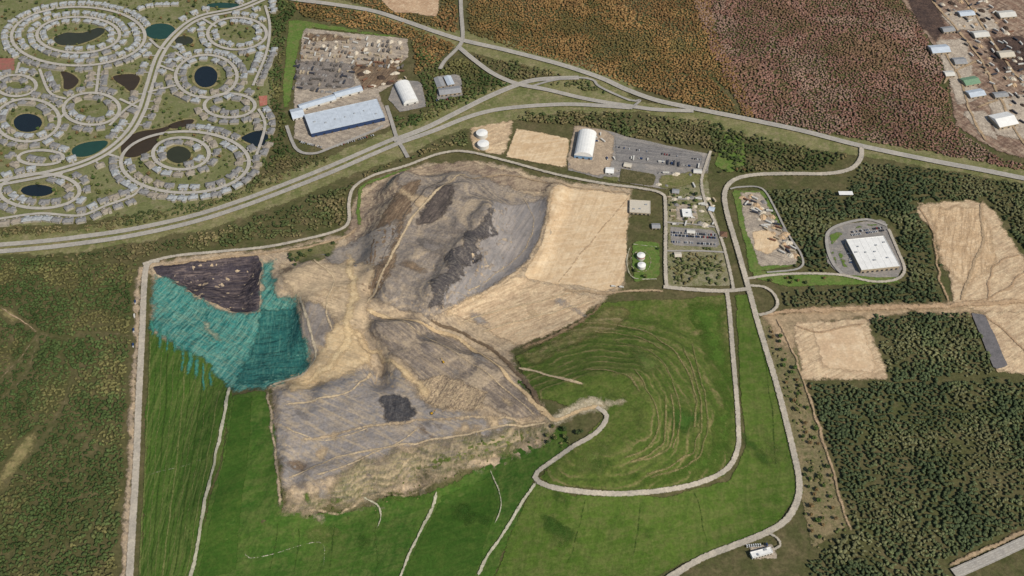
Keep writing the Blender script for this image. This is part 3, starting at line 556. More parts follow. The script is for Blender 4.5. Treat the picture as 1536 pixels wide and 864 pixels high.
ribbon('service_track', [(950,368),(985,372)], 3.5, M_trw, R0)
ribbon('dirt_road', [(545,462),(590,480),(640,490),(690,510),(740,545),(780,585),(815,618),(835,632),(870,618),(905,608)], 11, ground('main_haul', (204,176,136), (186,160,124), (216,190,150), 30, 12, 3, .2, W=4, soft=1.8), R0-.2, rough=2)
ribbon('dirt_road', [(640,478),(690,500),(735,522),(775,560),(800,590),(820,622)], 11, ground('haul_brown', (116,98,78), (100,86,70), (134,114,92), 40, 10, 3, .25, W=5, soft=2), R0-.3, rough=3)
ribbon('dirt_road', [(445,665),(560,640),(650,630),(740,628),(820,632)], 10, ground('plateau_haul', (190,168,136), (172,150,122), (204,180,146), 30, 12, 3, .22, W=6, soft=1.6), R0-.5, rough=4)
ribbon('dirt_road', [(520,380),(530,420),(525,470),(520,520),(480,560),(430,580)], 22, ground('pale_haul', (216,188,144), (200,174,134), (224,200,158), 30, 12, 3, .2, W=10, soft=1.5), R0-.4, rough=6)
ribbon('dirt_road', [(524,490),(560,530),(610,562),(650,600)], 16, ground('tan_haul', (208,180,138), (192,166,130), (218,192,150), 30, 12, 3, .2, W=9, soft=1.5), R0-.45, rough=5)
M_h1 = ground('narrow_haul', (200,178,144), (184,162,130), (212,190,156), 30, 9, 3, .2, W=3, soft=1.6); M_h2 = ground('dark_haul', (108,98,90), (96,88,82), (122,110,100), 30, 9, 3, .25, W=4, soft=1.6)
for k, (p, wd) in enumerate((([(700,262),(650,292),(612,340),(585,390),(566,430),(548,458)], 7), ([(672,266),(640,284),(604,330),(578,380),(560,425)], 5), ([(575,470),(625,498),(680,528),(730,562),(780,605),(806,628)], 4.5),
    ([(425,610),(480,600),(530,585),(560,560)], 6), ([(430,720),(500,690),(580,672),(660,660),(760,640),(822,634)], 6), ([(425,640),(470,660),(520,655),(560,640)], 5), ([(630,640),(600,665),(560,680),(520,700),(470,715)], 5), ([(780,290),(800,330),(790,370),(760,400),(700,440)], 4),
    ([(690,485),(740,470),(800,455),(860,440)], 6), ([(720,500),(770,485),(830,470),(890,452)], 6), ([(470,390),(500,420),(490,460),(500,500)], 6), ([(660,595),(700,600),(720,590),(700,575)], 4))):
    ribbon('haul_track', p, wd, M_h2 if k == 1 else M_h1, R0-.15, block=False, rough=2)
ribbon('dirt_road', [(945,295),(890,360),(835,430)], 6, ground('faint_haul', (194,166,132), (186,158,124), (204,176,142), 30, 12, 3, .2, W=6, soft=1.5), R0-.7, rough=2)
ribbon('edge_berm', [(830,278),(822,320),(808,365),(785,402),(735,436),(665,474)], 14, ground('berm_sand', (208,182,148), (190,164,130), (216,192,158), 25, 9, 3, .25, W=8, soft=1.6), R0-.7, rough=3)
ribbon('edge_berm', [(905,452),(880,478),(840,500),(775,528)], 12, ground('berm_brown', (146,122,94), (130,110,84), (160,136,106), 25, 9, 3, .25, W=7, soft=1.6), R0-.7, rough=3)
ribbon('edge_berm', [(449,442),(460,480),(470,545),(400,584)], 8, ground('berm_pale', (196,180,152), (180,164,140), (208,192,162), 25, 9, 3, .2, W=4, soft=2), R0-.1, rough=2)
ribbon('edge_berm', [(402,585),(408,640),(415,700),(420,765)], 8, ground('berm_west', (180,160,132), (160,142,118), (194,172,142), 25, 9, 3, .25, W=5, soft=1.8), R0-.2, rough=3)
ribbon('edge_berm', [(420,762),(470,762),(520,768),(560,745),(600,742),(650,715),(625,700),(610,690)], 7, ground('south_berm', (180,158,128), (150,136,108), (196,174,142), 14, 6, 3, .25, W=6, soft=1.5), R0-.25, rough=6)
for p, wd in (([(0,462),(25,478),(60,500)], 6), ([(60,500),(30,540),(0,570),(-30,590)], 4), ([(60,500),(100,508),(150,500),(200,505)], 3), ([(0,600),(40,560),(60,500)], 3), ([(40,690),(90,620),(110,560)], 3), ([(1070,120),(1085,135),(1100,150),(1108,170)], 3)):
    ribbon('dirt_track', p, wd, M_tr, R0-.8, rough=2)
OUT = [(900,462),(985,462),(1045,505),(1066,580),(1072,650),(1050,695),(970,718),(870,724)]
INN = [(786,548),(868,556),(930,562),(965,595),(975,630),(965,665),(930,690),(880,700)]
M_t1 = ground('terrace_path', (136,124,84), (112,112,66), (152,136,98), 30, 7, 3, .3, W=3.5, soft=1.3)
M_t2 = ground('drain_grass', (60,84,32), (70,92,38), (54,74,30), 40, 10, 3, .25, W=3, soft=1.5); M_t3 = ground('mown_line', (112,120,66), (100,112,58), (122,124,76), 40, 10, 3, .25, W=2.4, soft=1.5)
ribbon('terrace_path', [(775,552),(810,560),(845,570),(880,580)], 8, M_h1, R0-.8, block=False, rough=2)
for k in range(9):
    t = (k+.3)/9; P = [(a[0]*(1-t)+b[0]*t+random.uniform(-5, 5), a[1]*(1-t)+b[1]*t+random.uniform(-4, 4)) for a, b in zip(INN, OUT)]
    s = random.choice([0, 1, 2, 3]); e = min(8, s+random.choice([3, 4, 5]))
    ribbon('terrace_path', P[s:e], random.uniform(4.5, 7), M_t1, R0-.9, block=False, rough=3)
FL = lambda u, y: (222+(y-470)*-.02+u*(100-(y-560)*.12), y)
for k in range(13):
    u = .05+k*.072; y0 = 505+u*85
    pts = [(222-(y-470)*.04+u*((345-222)+0-(max(0, y-590))*.16), y) for y in np.linspace(y0, 868, 6)]
    ribbon('drain_line', pts, 3.2 if k % 3 else 4.5, M_t2 if k % 2 else M_t3, R0-1.6, block=False, rough=1.5)
for (a_, b_) in (((415,780),(405,860)), ((450,785),(440,865)), ((500,785),(495,860)), ((880,750),(850,850)), ((960,752),(950,840)), ((1040,735),(1060,820)), ((1140,500),(1165,700))):
    ribbon('drain_line', [a_, ((a_[0]+b_[0])/2+3, (a_[1]+b_[1])/2), b_], 3.5, M_t2, R0-1.2, block=False, rough=2)
ribbon('drain_line', [(222,714),(250,706),(304,690)], 2.2, M_trw, R0-.8, block=False, rough=1)
# ------------------------------------------------------------------ housing roads
RINGS = [
 (118,54,62,27,'the crescent pond'), (118,56,100,44,'the large outer loop round the crescent pond'), (310,116,46,32,'the round dark pond ring'),
 (356,52,44,24,'the top right loop of the estate'), (345,160,38,18,'the small lawn loop below the round pond'), (42,182,48,32,'the oval dark pond ring'),
 (138,165,42,24,'the loop between the brown pond and oval pond'), (272,232,42,24,'the small murky pond ring'), (278,245,96,46,'the wide loop round the murky pond'),
 (25,130,30,16,'the small loop above the oval pond'), (60,288,60,26,'the long pond ring at the left edge'), (62,238,34,11,'the flat loop left of the green pond')]
M_est = ground('estate_road', (180,173,162), (168,162,152), (190,183,170), 30, 10, 3, .1, W=.8, bump=.1)
for cx, cy, rx, ry, _d in RINGS:
    ribbon('estate_road', ell(cx, cy, rx, ry, 16, .2), 8.5, M_est, R0, closed=True)
SP = [(415,-10),(360,14),(300,28),(265,52),(240,85),(225,130),(212,170),(190,205),(150,236),(90,258),(0,276),(-50,285)]
ribbon('estate_road', offset(SP, 6.5), 9, M_est, R0+.1, world=True); ribbon('estate_road', offset(SP, -6.5), 9, M_est, R0+.1, world=True)
CON = ([(225,60),(238,72),(250,75)], [(262,80),(282,92)], [(305,30),(325,42)], [(300,145),(318,150)], [(222,140),(265,130)], [(180,150),(212,165)], [(90,180),(100,170)], [(160,232),(185,240)], [(95,258),(90,268)], [(18,150),(22,152)], [(0,330),(60,322),(120,325),(160,310),(200,295),(215,280)], [(30,95),(25,112)], [(380,130),(400,80),(405,40),(398,10)], [(388,165),(398,190),(385,235)], [(60,105),(75,140),(100,150)], [(150,100),(145,140)], [(215,150),(190,165),(165,190)], [(240,100),(262,108)])
for p in CON: ribbon('estate_road', p, 7, M_est, R0+.2)
# ------------------------------------------------------------------ houses
roofcols = [((158,160,160), 'pale grey'), ((132,130,128), 'mid grey'), ((150,140,126), 'tan grey')]
RM = [plain('roof_'+n.replace(' ', '_'), c, .9, .1, .25, 4) for c, n in roofcols]
WM = plain('siding', (172,164,148), .8, .2, .08); WG = plain('window_glass', (60,68,76), .2, .5, .1); DG = plain('garage_white', (190,186,178), .6, .2, .05)
def house_mesh(v):
    w_ = MB(); r = MB()
    w_.box(-8.5, 8.5, -5, 5, 0, 5.6); r.hip(-9.2, 9.2, -5.7, 5.7, 5.6, 8.6)
    if v == 0:
        for x in (-5, 5): w_.box(x-2.6, x+2.6, -8.5, -5.002, 0, 3.2); r.hipy(x-3, x+3, -9.1, -1.5, 3.2, 5.9, h=1.2)
    elif v == 1:
        w_.box(-8, -2, 5.002, 8.6, 0, 5.6); r.hipy(-8.5, -1.5, 1, 9.2, 5.65, 8.0, h=2); w_.box(2, 7.5, -8, -5.002, 0, 3.2); r.hipy(1.6, 7.9, -8.6, -2, 3.2, 5.7, h=0)
    else:
        w_.box(-3.5, 3.5, -8.6, -5.002, 0, 5.6); r.hipy(-4, 4, -9.2, 0, 5.65, 8.2, h=2.4)
    d = MB(); x = (5, 4.7, 0)[v]; y = (-8.5, -8.0, -8.6)[v]; d.box(x-1.8, x+1.8, y-.06, y-.005, 0, 2.5)
    return w_, r, d
HD = {}; wnd = MB().box(-.7, .7, -.04, .04, 0, 1.4).data('window', [WG]); HM = [house_mesh(v) for v in range(3)]
for v in range(3):
    hm = HM[v]; wd = hm[0].data('wall', [WM]); dd = hm[2].data('garage_door', [DG])
    for c in range(3): HD[v, c] = (wd, hm[1].data('roof', [RM[c]]), dd)
def road_dist(p):
    best = 1e9
    for W, h in ROADS:
        if abs(W[:, 0]-p[0]).min() > 60: continue
        best = min(best, np.hypot(W[:, 0]-p[0], W[:, 1]-p[1]).min()-h)
    return best
HP = []; HC_ = []
def try_house(p, ang, where):
    px, py = topx(p[0], p[1])
    if px < -25 or px > 412 or py < -14 or py > 347: return False
    if HP and min(math.hypot(p[0]-q[0], p[1]-q[1]) for q in HP) < 18.2: return False
    if road_dist(p) < 7.5: return False
    P = np.array([p])
    for b in BLOCK[-40:]:
        if inside(P, b)[0] or seg_dist(P, b, np.roll(b, -1, 0))[0] < 7.5: return False
    HP.append(tuple(p)); HC_.append((py, tuple(p), ang, where, px)); return True
def build_houses():
    far = MB()
    for n, (py, p, ang, where, px) in enumerate(sorted(HC_, key=lambda q: -q[0])):
        c = (random.choice([0, 0, 1]) if py < 95 else random.choice([0, 1, 1, 2])); v = random.randrange(3); z = float(hg(p[0], p[1]))+L1; sc = random.uniform(1.0, 1.14)
        if n >= 298:
            for k_, mb in enumerate(HM[v][:2]):
                ca, sa = math.cos(ang), math.sin(ang)
                far.add([(p[0]+x*ca-y*sa, p[1]+x*sa+y*ca, z+zz) for x, y, zz in mb.v], mb.f, k_)
            continue
        e = empty('townhouse', (p[0], p[1], z), ang, '%s roofed townhouse %s' % (roofcols[c][1], where), 'house', 'townhouses '+where); e.scale = (sc, sc, 1)
        for nm, d in zip(('wall', 'roof', 'garage_door'), HD[v, c]):
            o = bpy.data.objects.new(nm, d); C.objects.link(o); o.parent = e
        if py > 240:
            for x, zz in ((-7, 3.6), (7, 3.6), (-7, 1), (7, 1)):
                if v == 1 and x < 0: continue
                o = bpy.data.objects.new('window', wnd); C.objects.link(o); o.parent = e; o.location = (x, 5.05, zz)
    if far.v:
        prop(far.build('far_townhouses', [WM, RM[0]]), 'mass of pale roofed townhouses along the top edge of the estate', 'house', kind='stuff')
DV = []; DF = []
def drive(a0, p, nrm, t):
    a_, b_ = a0+nrm*3-t*1.9, p-nrm*5-t*1.9; c_, d_ = p-nrm*5+t*1.9, a0+nrm*3+t*1.9
    b0 = len(DV)
    for q in (a_, b_, c_, d_): DV.append((q[0], q[1], float(hg(q[0], q[1]))+R0-.4))
    f = [b0, b0+1, b0+2, b0+3]; cr = (b_[0]-a_[0])*(c_[1]-a_[1])-(b_[1]-a_[1])*(c_[0]-a_[0])
    DF.append(f if cr > 0 else f[::-1])
def along(W, where_fn, sides, sp, off):
    acc = np.concatenate([[0], np.cumsum(np.hypot(*np.diff(W, axis=0).T))]); c = W.mean(0)
    for side, sg in sides:
        nh = max(1, int(acc[-1]/sp))
        for k in range(nh):
            for tryk in (0, .33, -.33):
                i = int(np.searchsorted(acc, min(acc[-1], max(0, (k+.5+tryk)/nh*acc[-1])))); i = max(1, min(i, len(W)-2))
                t = W[i+1]-W[i-1]; t /= np.hypot(*t)+1e-9; nrm = np.array([t[1], -t[0]])
                if side and (nrm@(W[i]-c)) < 0: nrm = -nrm
                nrm = nrm*sg; p = W[i]+nrm*(off+random.uniform(-.5, 1.5))
                if try_house(p, math.atan2(nrm[1], nrm[0])-PI/2+random.uniform(-.15, .15), where_fn(side)):
                    drive(W[i], p, nrm, t); break
for cx, cy, rx, ry, desc in RINGS:
    W = catmull(atn(ell(cx, cy, rx, ry, 16, .2)), 3, True)
    along(W, lambda s, d=desc: s+' '+d, (('outside', 1), ('inside', -1)), 19.2, 16)
along(offset(SP, 0), lambda s: 'along the curving main estate road', ((None, 1), (None, -1)), 20, 27.5)
for p0 in CON: along(catmull(atn(p0), 3), lambda s: 'beside a short connecting estate street', ((None, 1), (None, -1)), 20, 15.5)
for p0 in ([(0,342),(60,336),(120,338),(170,322),(205,304)], [(0,314),(60,308),(120,311),(165,296)], [(392,130),(396,80),(396,40)], [(225,300),(280,300),(340,290)], [(200,20),(225,10),(270,8)]):
    along(catmull(atn(p0), 3), lambda s: 'along the outer edge of the estate', ((None, 1),), 20, 0.5)
build_houses()
prop(npmesh('driveways', DV, DF, plain('drive_asphalt', (172,166,156), .9, .1)), kind='structure')
# ------------------------------------------------------------------ big buildings
m_white = plain('white_roof', (234,232,226), .7, .3, .08, 8); m_white2 = plain('white_panel', (208,204,194), .7, .3, .08, 6)
m_blue = plain('blue_cladding', (44,64,100), .5, .4, .1); m_pale = plain('pale_metal_roof', (192,200,208), .6, .3, .12, 9)
m_grey = plain('grey_roof', (150,150,150), .8, .2, .15, 5); m_tanw = plain('tan_wall', (170,154,130), .8, .2, .1); m_beige = plain('beige_roof', (202,192,174), .8, .2, .1)
m_dk = plain('dark_opening', (48,50,54), .6, .3, .1); m_red = plain('rust_red', (168,80,64), .6, .3, .1); m_unit = plain('roof_unit', (158,160,162), .5, .4, .1)
m_tyre = plain('tyre_rubber', (36,36,38), .9, .1, .1); m_glass = plain('dark_glass', (40,48,56), .15, .6, .05)
def site_frame(fl, fr, bl):
    a, b, c = at(*fl), at(*fr), at(*bl); u = b-a; L = np.hypot(*u); ang = math.atan2(u[1], u[0]); nv = np.array([-u[1], u[0]])/L
    D = abs((c-a)@nv); ctr = a+u/2+nv*D/2; BLOCK.append(np.array([a, b, b+nv*D, a+nv*D]))
    return ctr, L, D, ang
def block(name, label, cat, fl, fr, bl, H, wm, rm, units=4, doors=4, roof='flat', group=None, seams=0):
    ctr, L, D, ang = site_frame(fl, fr, bl)
    z = float(hg(ctr[0], ctr[1]))+L3
    e = empty(name, (ctr[0], ctr[1], z), ang, label, cat, group)
    hl, hd = L/2, D/2
    MB().box(-hl, hl, -hd, hd, 0, H).build('wall', wm, e)
    r = MB()
    if roof == 'flat':
        r.box(-hl-.3, hl+.3, -hd-.3, hd+.3, H+.01, H+.5)
        for a_ in ((-hl-.3, hl+.3, -hd-.3, -hd+.3), (-hl-.3, hl+.3, hd-.3, hd+.3), (-hl-.3, -hl+.3, -hd+.31, hd-.31), (hl-.3, hl+.3, -hd+.31, hd-.31)): r.box(*a_, H+.51, H+1.2)
        for k in range(seams): x = -hl+L*(k+1)/(seams+1); r.box(x-.2, x+.2, -hd+.4, hd-.4, H+.51, H+.75)
    elif roof == 'gable':
        r.hip(-hl-.5, hl+.5, -hd-.5, hd+.5, H+.01, H+D*.16, hip=0)
    elif roof == 'gabley':
        r.hipy(-hl-.5, hl+.5, -hd-.5, hd+.5, H+.01, H+L*.18)
    elif roof == 'barrel':
        r.barrel(-hl-.3, hl+.3, -hd, hd, H-.5, H+L*.28)
    elif roof == 'hip':
        r.hip(-hl-.5, hl+.5, -hd-.5, hd+.5, H+.01, H+D*.25)
    r.build('roof', rm, e)
    if roof == 'flat':
        for k in range(units):
            x = -hl+L*(k+.7)/(units+.4); y = random.uniform(-.6, .6)*hd
            s1 = random.uniform(1.2, 2.4); MB().box(x-s1, x+s1, y-1.2, y+1.2, H+.76, H+2.4, ty=.1, tx=.1).build('roof_vent_unit', m_unit, e)
    for k in range(doors):
        x = -hl+L*(k+.5)/doors
        dw = min(2.2, L/doors*.3); MB().box(x-dw, x+dw, -hd-.08, -hd-.01, .1, min(4, H*.6)).build('loading_door' if H > 5 else 'window', m_dk, e)
    return e
block('warehouse', 'large pale roofed warehouse with dark blue front wall in the storage yard', 'warehouse', (468,207), (578,182), (455,180), 10, m_blue, m_pale, 7, 9, seams=6)
for a_ in (((452,168),(505,152),(450,160),'long white roofed shed just behind the left half of the blue walled warehouse'), ((505,150),(545,139),(502,142),'long pale shed behind the right half of the blue walled warehouse'), ((440,182),(458,178),(437,168),'small grey shed at the left end of the blue walled warehouse')):
    block('shed', a_[3], 'shed', a_[0], a_[1], a_[2], 5, m_white2, m_pale, 0, 3, 'gable')
block('storage_hall', 'white round roofed storage hall right of the blue walled warehouse', 'hall', (606,160), (628,155), (598,130), 5, m_white2, m_white, 0, 2, 'barrel')
block('shelter_building', 'grey roofed animal shelter wing nearest the highway junction', 'building', (660,146), (692,142), (658,136), 4.5, m_tanw, m_grey, 0, 5, 'gable')
for k, (a_, b_, c_) in enumerate((((656,134),(668,132),(654,120)), ((672,131),(682,129),(668,118)))):
    block('shelter_wing', ['left', 'right'][k]+' long kennel wing behind the animal shelter building', 'building', a_, b_, c_, 4, m_tanw, m_pale if k else m_grey, 0, 2, 'gabley')
block('maintenance_hall', 'tall white arched hall with pale blue end wall in the landfill yard', 'hall', (861,238), (888,241), (868,203), 8, plain('light_blue_wall', (120,150,178)), m_white, 0, 3, 'barrel')
block('shed', 'small white shed just below the arched white hall', 'shed', (908,262), (920,263), (910,254), 4, m_white2, m_white, 0, 2, 'gable')
block('office_building', 'beige office with pale roof beside the sand field corner', 'building', (944,322), (975,324), (950,304), 5, m_tanw, m_beige, 3, 5)
block('scale_house', 'small white building in the middle of the landfill compound', 'building', (1024,328), (1038,328), (1026,317), 4, m_white2, m_white, 1, 3)
for k, (a_, b_, c_, rm, lab) in enumerate((((1008,292),(1018,293),(1009,286),m_grey,'small grey shed at the top left corner of the compound'), ((1030,352),(1042,353),(1031,347),m_white2,'small white shed at the head of the compound car lot'),
  ((1012,388),(1022,388),(1012,381),m_beige,'small beige shed among the trees below the compound car lot'), ((1062,318),(1070,320),(1063,312),m_pale,'small pale shed beside the bending compound road'), ((978,345),(990,345),(978,338),m_grey,'small grey shed between the beige office and the tank plot'),
  ((935,252),(946,254),(936,246),m_beige,'small beige shed above the left end of the scrubby yard plot'), ((1040,262),(1052,263),(1041,256),m_white2,'small white shed at the right end of the landfill yard'))):
    block('shed', lab, 'shed', a_, b_, c_, 3.5, m_tanw, rm, 0, 2, 'gable')
block('shed', 'small brown roofed kiosk beside the compound road', 'shed', (1080,357), (1090,358), (1082,350), 3.5, m_tanw, plain('brown_roof', (120,90,70)), 0, 2, 'hip')
block('warehouse', 'large square white roofed building inside the looping access road', 'warehouse', (1290,411), (1347,405), (1275,365), 9, m_tanw, m_white, 8, 8, seams=5)
block('office_building', 'low grey annex on the left of the square white roofed building', 'building', (1276,385), (1283,384), (1270,368), 5, m_tanw, m_grey, 1, 2)
block('site_office', 'lone small white building beside the bottom bend of the ring road', 'building', (1128,840), (1158,832), (1124,832), 5, m_white2, m_white, 2, 7)
ctr, L, D, ang = site_frame((1258,297), (1279,297), (1260,290))
e = empty('fuel_canopy', (ctr[0], ctr[1], float(hg(*ctr))+L3), ang, 'white flat fuel station canopy beside the landfill entrance road', 'canopy')
MB().box(-L/2, L/2, -5, 5, 5, 5.9).build('roof', m_white, e)
for x in (-L/3, L/3):
    for y in (-3, 3): MB().cyl(x, y, 0, 5, .3, 8).build('post', m_unit, e)
    MB().box(x-.6, x+.6, -.8, .8, 0, 1.8, tx=.1).build('fuel_pump', m_blue, e)
for k, (a_, b_, c_, H, rm, lab) in enumerate((
 ((1398,84),(1425,82),(1396,72),6,m_pale,'wide pale shed nearest the forest in the top right industrial strip'),
 ((1432,100),(1450,99),(1430,90),5,m_grey,'small grey shed right of the wide pale shed in the industrial strip'),
 ((1448,132),(1470,128),(1445,120),5,plain('green_roof', (120,150,120)),'green roofed shed in the middle of the industrial strip'),
 ((1455,150),(1478,146),(1453,139),5,m_pale,'pale roofed shed just below the green roofed shed'),
 ((1498,196),(1526,190),(1490,176),7,m_white,'bright white building at the lower end of the industrial strip'),
 ((1492,150),(1512,148),(1490,142),5,m_grey,'grey shed above the bright white building at the right edge'),
 ((1462,60),(1484,58),(1460,50),5,m_white2,'white shed near the top of the industrial strip'),
 ((1418,118),(1432,117),(1416,110),5,m_white2,'small white shed left of the green roofed shed'),
 ((1500,90),(1522,88),(1498,80),5,m_beige,'beige roofed shed at the right edge of the dark mulch ground'),
 ((1440,28),(1462,26),(1438,20),5,m_pale,'pale shed above the white shed near the top of the industrial strip'),
 ((1500,30),(1524,28),(1498,20),5,m_white2,'white shed in the extreme top right corner'),
 ((1415,52),(1432,50),(1413,44),5,m_grey,'grey shed beside the dark compost heap at the top right'))):
    block('industrial_shed', lab, 'shed', a_, b_, c_, H, m_tanw, rm, 0, 3, 'gable')
def tank(px, py, r, H, label, dome=2.2, band=None, group=None):
    c = at(px, py); e = empty('storage_tank', (c[0], c[1], float(hg(*c))+L3+.5), 0, label, 'tank', group)
    MB().cyl(0, 0, 0, H, r, 32).build('tank_shell', m_white2, e); MB().cyl(0, 0, H+.01, H+dome, r*1.01, 32, 0, r*.08).build('tank_roof', m_white, e)
    if band: MB().cyl(0, 0, H*.55, H*.75, r*1.03, 32).build('red_band', m_red, e)
    ld = MB()
    for s_ in (-.3, .3): ld.box(r+.1, r+.2, s_-.04, s_+.04, 0, H)
    for q in range(int(H/.6)): ld.box(r+.1, r+.2, -.3, .3, q*.6+.3, q*.6+.36)
    ld.build('ladder', m_unit, e)
    BLOCK.append(np.array([c+np.array(v)*(r+3) for v in ((-1, -1), (1, -1), (1, 1), (-1, 1))]))
tank(723,205,12,9,'upper of the two large white domed tanks beside the perimeter road'); tank(725,221,12,9,'lower of the two large white domed tanks beside the perimeter road')
tank(961,388,7.5,8,'white tank with a red band in the small grass plot', band=True); tank(962,402,7.5,7,'plain white tank just below the red banded tank')
ribbon('tank_ring', ell(961,394,15,16,12), 5, M_yardl, R0-.4, closed=True, block=False)
# ------------------------------------------------------------------ vehicles and stacks
def carmesh(c):
    m = MB(); m.box(-2.2, 2.2, -.9, .9, .35, .95, 0, .08, .05); m.box(-1.3, 1.2, -.82, .82, .95, 1.5, 1, .45, .14)
    m.box(-.8, .7, -.62, .62, 1.5, 1.53, 0)
    for x in (-1.35, 1.35):
        for y in (-.82, .82): m.wheel(x, y, .34, .22, 2)
    return m.data('car', [c, m_glass, m_tyre])
CC = [('white', (214,214,212)), ('silver', (160,162,166)), ('dark grey', (70,72,76)), ('red', (150,44,38)), ('blue', (52,76,120)), ('black', (34,34,38))]
CM = [(n, carmesh(plain('paint_'+n.replace(' ', '_'), c, .3, .5, .03))) for n, c in CC]
def cars(p0, p1, rows, n, place, head, gap=.82):
    a, b = at(*p0), at(*p1); u = (b-a)/np.hypot(*(b-a)); nv = np.array([-u[1], u[0]])
    ang = math.atan2(u[1], u[0])
    for r in range(rows):
        for k in range(n):
            if random.random() > gap: continue
            p = a+(b-a)*k/max(1, n-1)-nv*(r*7.5)+nv*random.uniform(-.4, .4)
            q = random.choices(range(6), [5, 3, 2, 1, 1, 2])[0]
            o = bpy.data.objects.new('parked_car', CM[q][1]); C.objects.link(o); o.location = (p[0], p[1], float(hg(*p))+R0-.9); o.rotation_euler = (0, 0, ang+PI/2+random.uniform(-.05, .05)); o.scale = (1.1,)*3
            prop(o, CM[q][0]+' car parked '+place, 'car', 'cars parked '+place)
cars((1008,350), (1072,354), 2, 24, 'in the lot in the middle of the landfill compound', 0)
cars((1008,364), (1072,368), 1, 24, 'along the lower edge of the compound lot', 0)
cars((1268,358), (1276,398), 1, 16, 'left of the square white roofed building', 0)
cars((1275,350), (1322,343), 2, 20, 'behind the square white roofed building', 0, .7)
cars((925,222), (1050,241), 1, 34, 'along the back of the long dark asphalt yard', 0, .35)
cars((450,214), (482,222), 1, 14, 'in front of the blue walled warehouse', 0)
cars((500,222), (560,204), 1, 20, 'along the road below the blue walled warehouse', 0, .6)
cars((655,152), (690,148), 1, 12, 'in front of the animal shelter', 0, .7)
cars((1120,820), (1150,818), 1, 10, 'behind the lone small building by the ring road', 0, .7)
def trailer(body):
    e = empty('box_trailer', (0, 0, -500), 0, 'x', 'trailer'); MB().box(-6.5, 6.5, -1.3, 1.3, 1.2, 4.0).build('cargo_box', body, e)
    ch = MB(); ch.box(-6.3, 6.3, -.5, .5, .9, 1.19)
    for x in (-5.2, -4.0):
        for y in (-1.05, 1.05): ch.wheel(x, y, .5, .3, 1)
    for y in (-.8, .8): ch.box(4.2, 4.4, y-.1, y+.1, 0, 1.19)
    ch.build('chassis', [m_unit, m_tyre], e); return e
def truck(body):
    e = empty('box_truck', (0, 0, -500), 0, 'x', 'truck'); MB().box(-4, 1.6, -1.25, 1.25, 1.1, 3.6).build('cargo_box', body, e)
    MB().box(1.8, 4, -1.15, 1.15, .6, 2.7, 0, .25, .1).box(2.6, 3.85, -1.0, 1.0, 1.8, 2.5, 1).build('cab', [m_white2, m_glass], e)
    ch = MB(); ch.box(-3.9, 3.8, -.5, .5, .6, 1.09)
    for x in (-2.8, 2.8):
        for y in (-1, 1): ch.wheel(x, y, .5, .3, 1)
    ch.build('chassis', [m_unit, m_tyre], e); return e
def pstack(body, hh=3.6):
    m = MB()
    for cx in (-3.2, 0, 3.2):
        h = hh+.5*math.sin(cx*3)
        for q in range(8):
            z = q*h/8; m.box(cx-1.5, cx+1.5, -1.5, 1.5, z+h/16, z+h/8-.04); m.box(cx-1.4, cx-1.1, -1.4, 1.4, z, z+h/16); m.box(cx+1.1, cx+1.4, -1.4, 1.4, z, z+h/16)
    o = m.build('pallet_stack', body); o['category'] = 'pallet stack'; return o
def heap(body, r, h):
    m = MB(); n = 14; v = [(0, 0, h)]; f = []
    for k in range(1, 5):
        for i in range(n):
            q = r*k/4*random.uniform(.8, 1.2); v.append((q*math.cos(2*PI*i/n), q*math.sin(2*PI*i/n)*.75, max(0, h*(1-k/4)**.8*random.uniform(.75, 1.25)) if k < 4 else -.5))
    for i in range(n): f.append((0, 1+i, 1+(i+1) % n))
    for k in range(3):
        for i in range(n): a = 1+k*n+i; b = 1+k*n+(i+1) % n; f.append((a, a+n, b+n, b))
    m.add(v, f); o = m.build('heap', body); o['category'] = 'heap'; return o
m_wood = plain('pallet_wood', (184,168,142), .9, .1, .25, 1.5); m_woodg = plain('grey_pallet_wood', (110,104,98), .9, .1, .25, 1.5); m_woodb = plain('brown_pallet_wood', (138,112,88), .9, .1, .25, 1.5)
PR = {'white trailer': trailer(m_white2), 'dark trailer': trailer(plain('dark_trailer', (64,66,74))), 'brown trailer': trailer(plain('brown_trailer', (128,92,72))), 'white truck': truck(m_white2), 'blue truck': truck(m_blue),
      'pale pallet stack': pstack(m_wood), 'grey pallet stack': pstack(m_woodg), 'brown pallet stack': pstack(m_woodb, 2.4),
      'pale rubble heap': heap(plain('rubble_pale', (204,192,172), .95, .1, .3, 1.5), 7, 3.5), 'dark mulch heap': heap(plain('mulch_dark', (78,66,58), .95, .1, .3, 1.5), 8, 4), 'sandy heap': heap(plain('heap_sand', (196,168,134), .95, .1, .2, 2), 7, 3.5), 'grey scrap heap': heap(plain('scrap_grey', (134,130,126), .8, .2, .4, 1), 5, 2.6)}
for o in PR.values(): o.location = (0, 0, -500)
used = set(); PP = []
def place(kind, p, ang, where):
    if PP and min(math.hypot(p[0]-q[0], p[1]-q[1]) for q in PP) < 3.2: return
    for b in BLOCK[-50:]:
        if len(b) == 4 and inside(np.array([p]), b)[0]: return
    PP.append((p[0], p[1]))
    src = PR[kind]; lab = kind+' standing '+where; grp = kind+'s '+where; z = float(hg(p[0], p[1]))+R0-1.2
    if kind not in used:
        used.add(kind); src.location = (p[0], p[1], z); src.rotation_euler = (0, 0, ang); src['label'] = lab; src['group'] = grp
    else: dup(src, (p[0], p[1], z), ang, lab, grp, random.uniform(.6, 1.35) if 'heap' in kind else (random.uniform(.8, 1.25) if 'stack' in kind else 1))
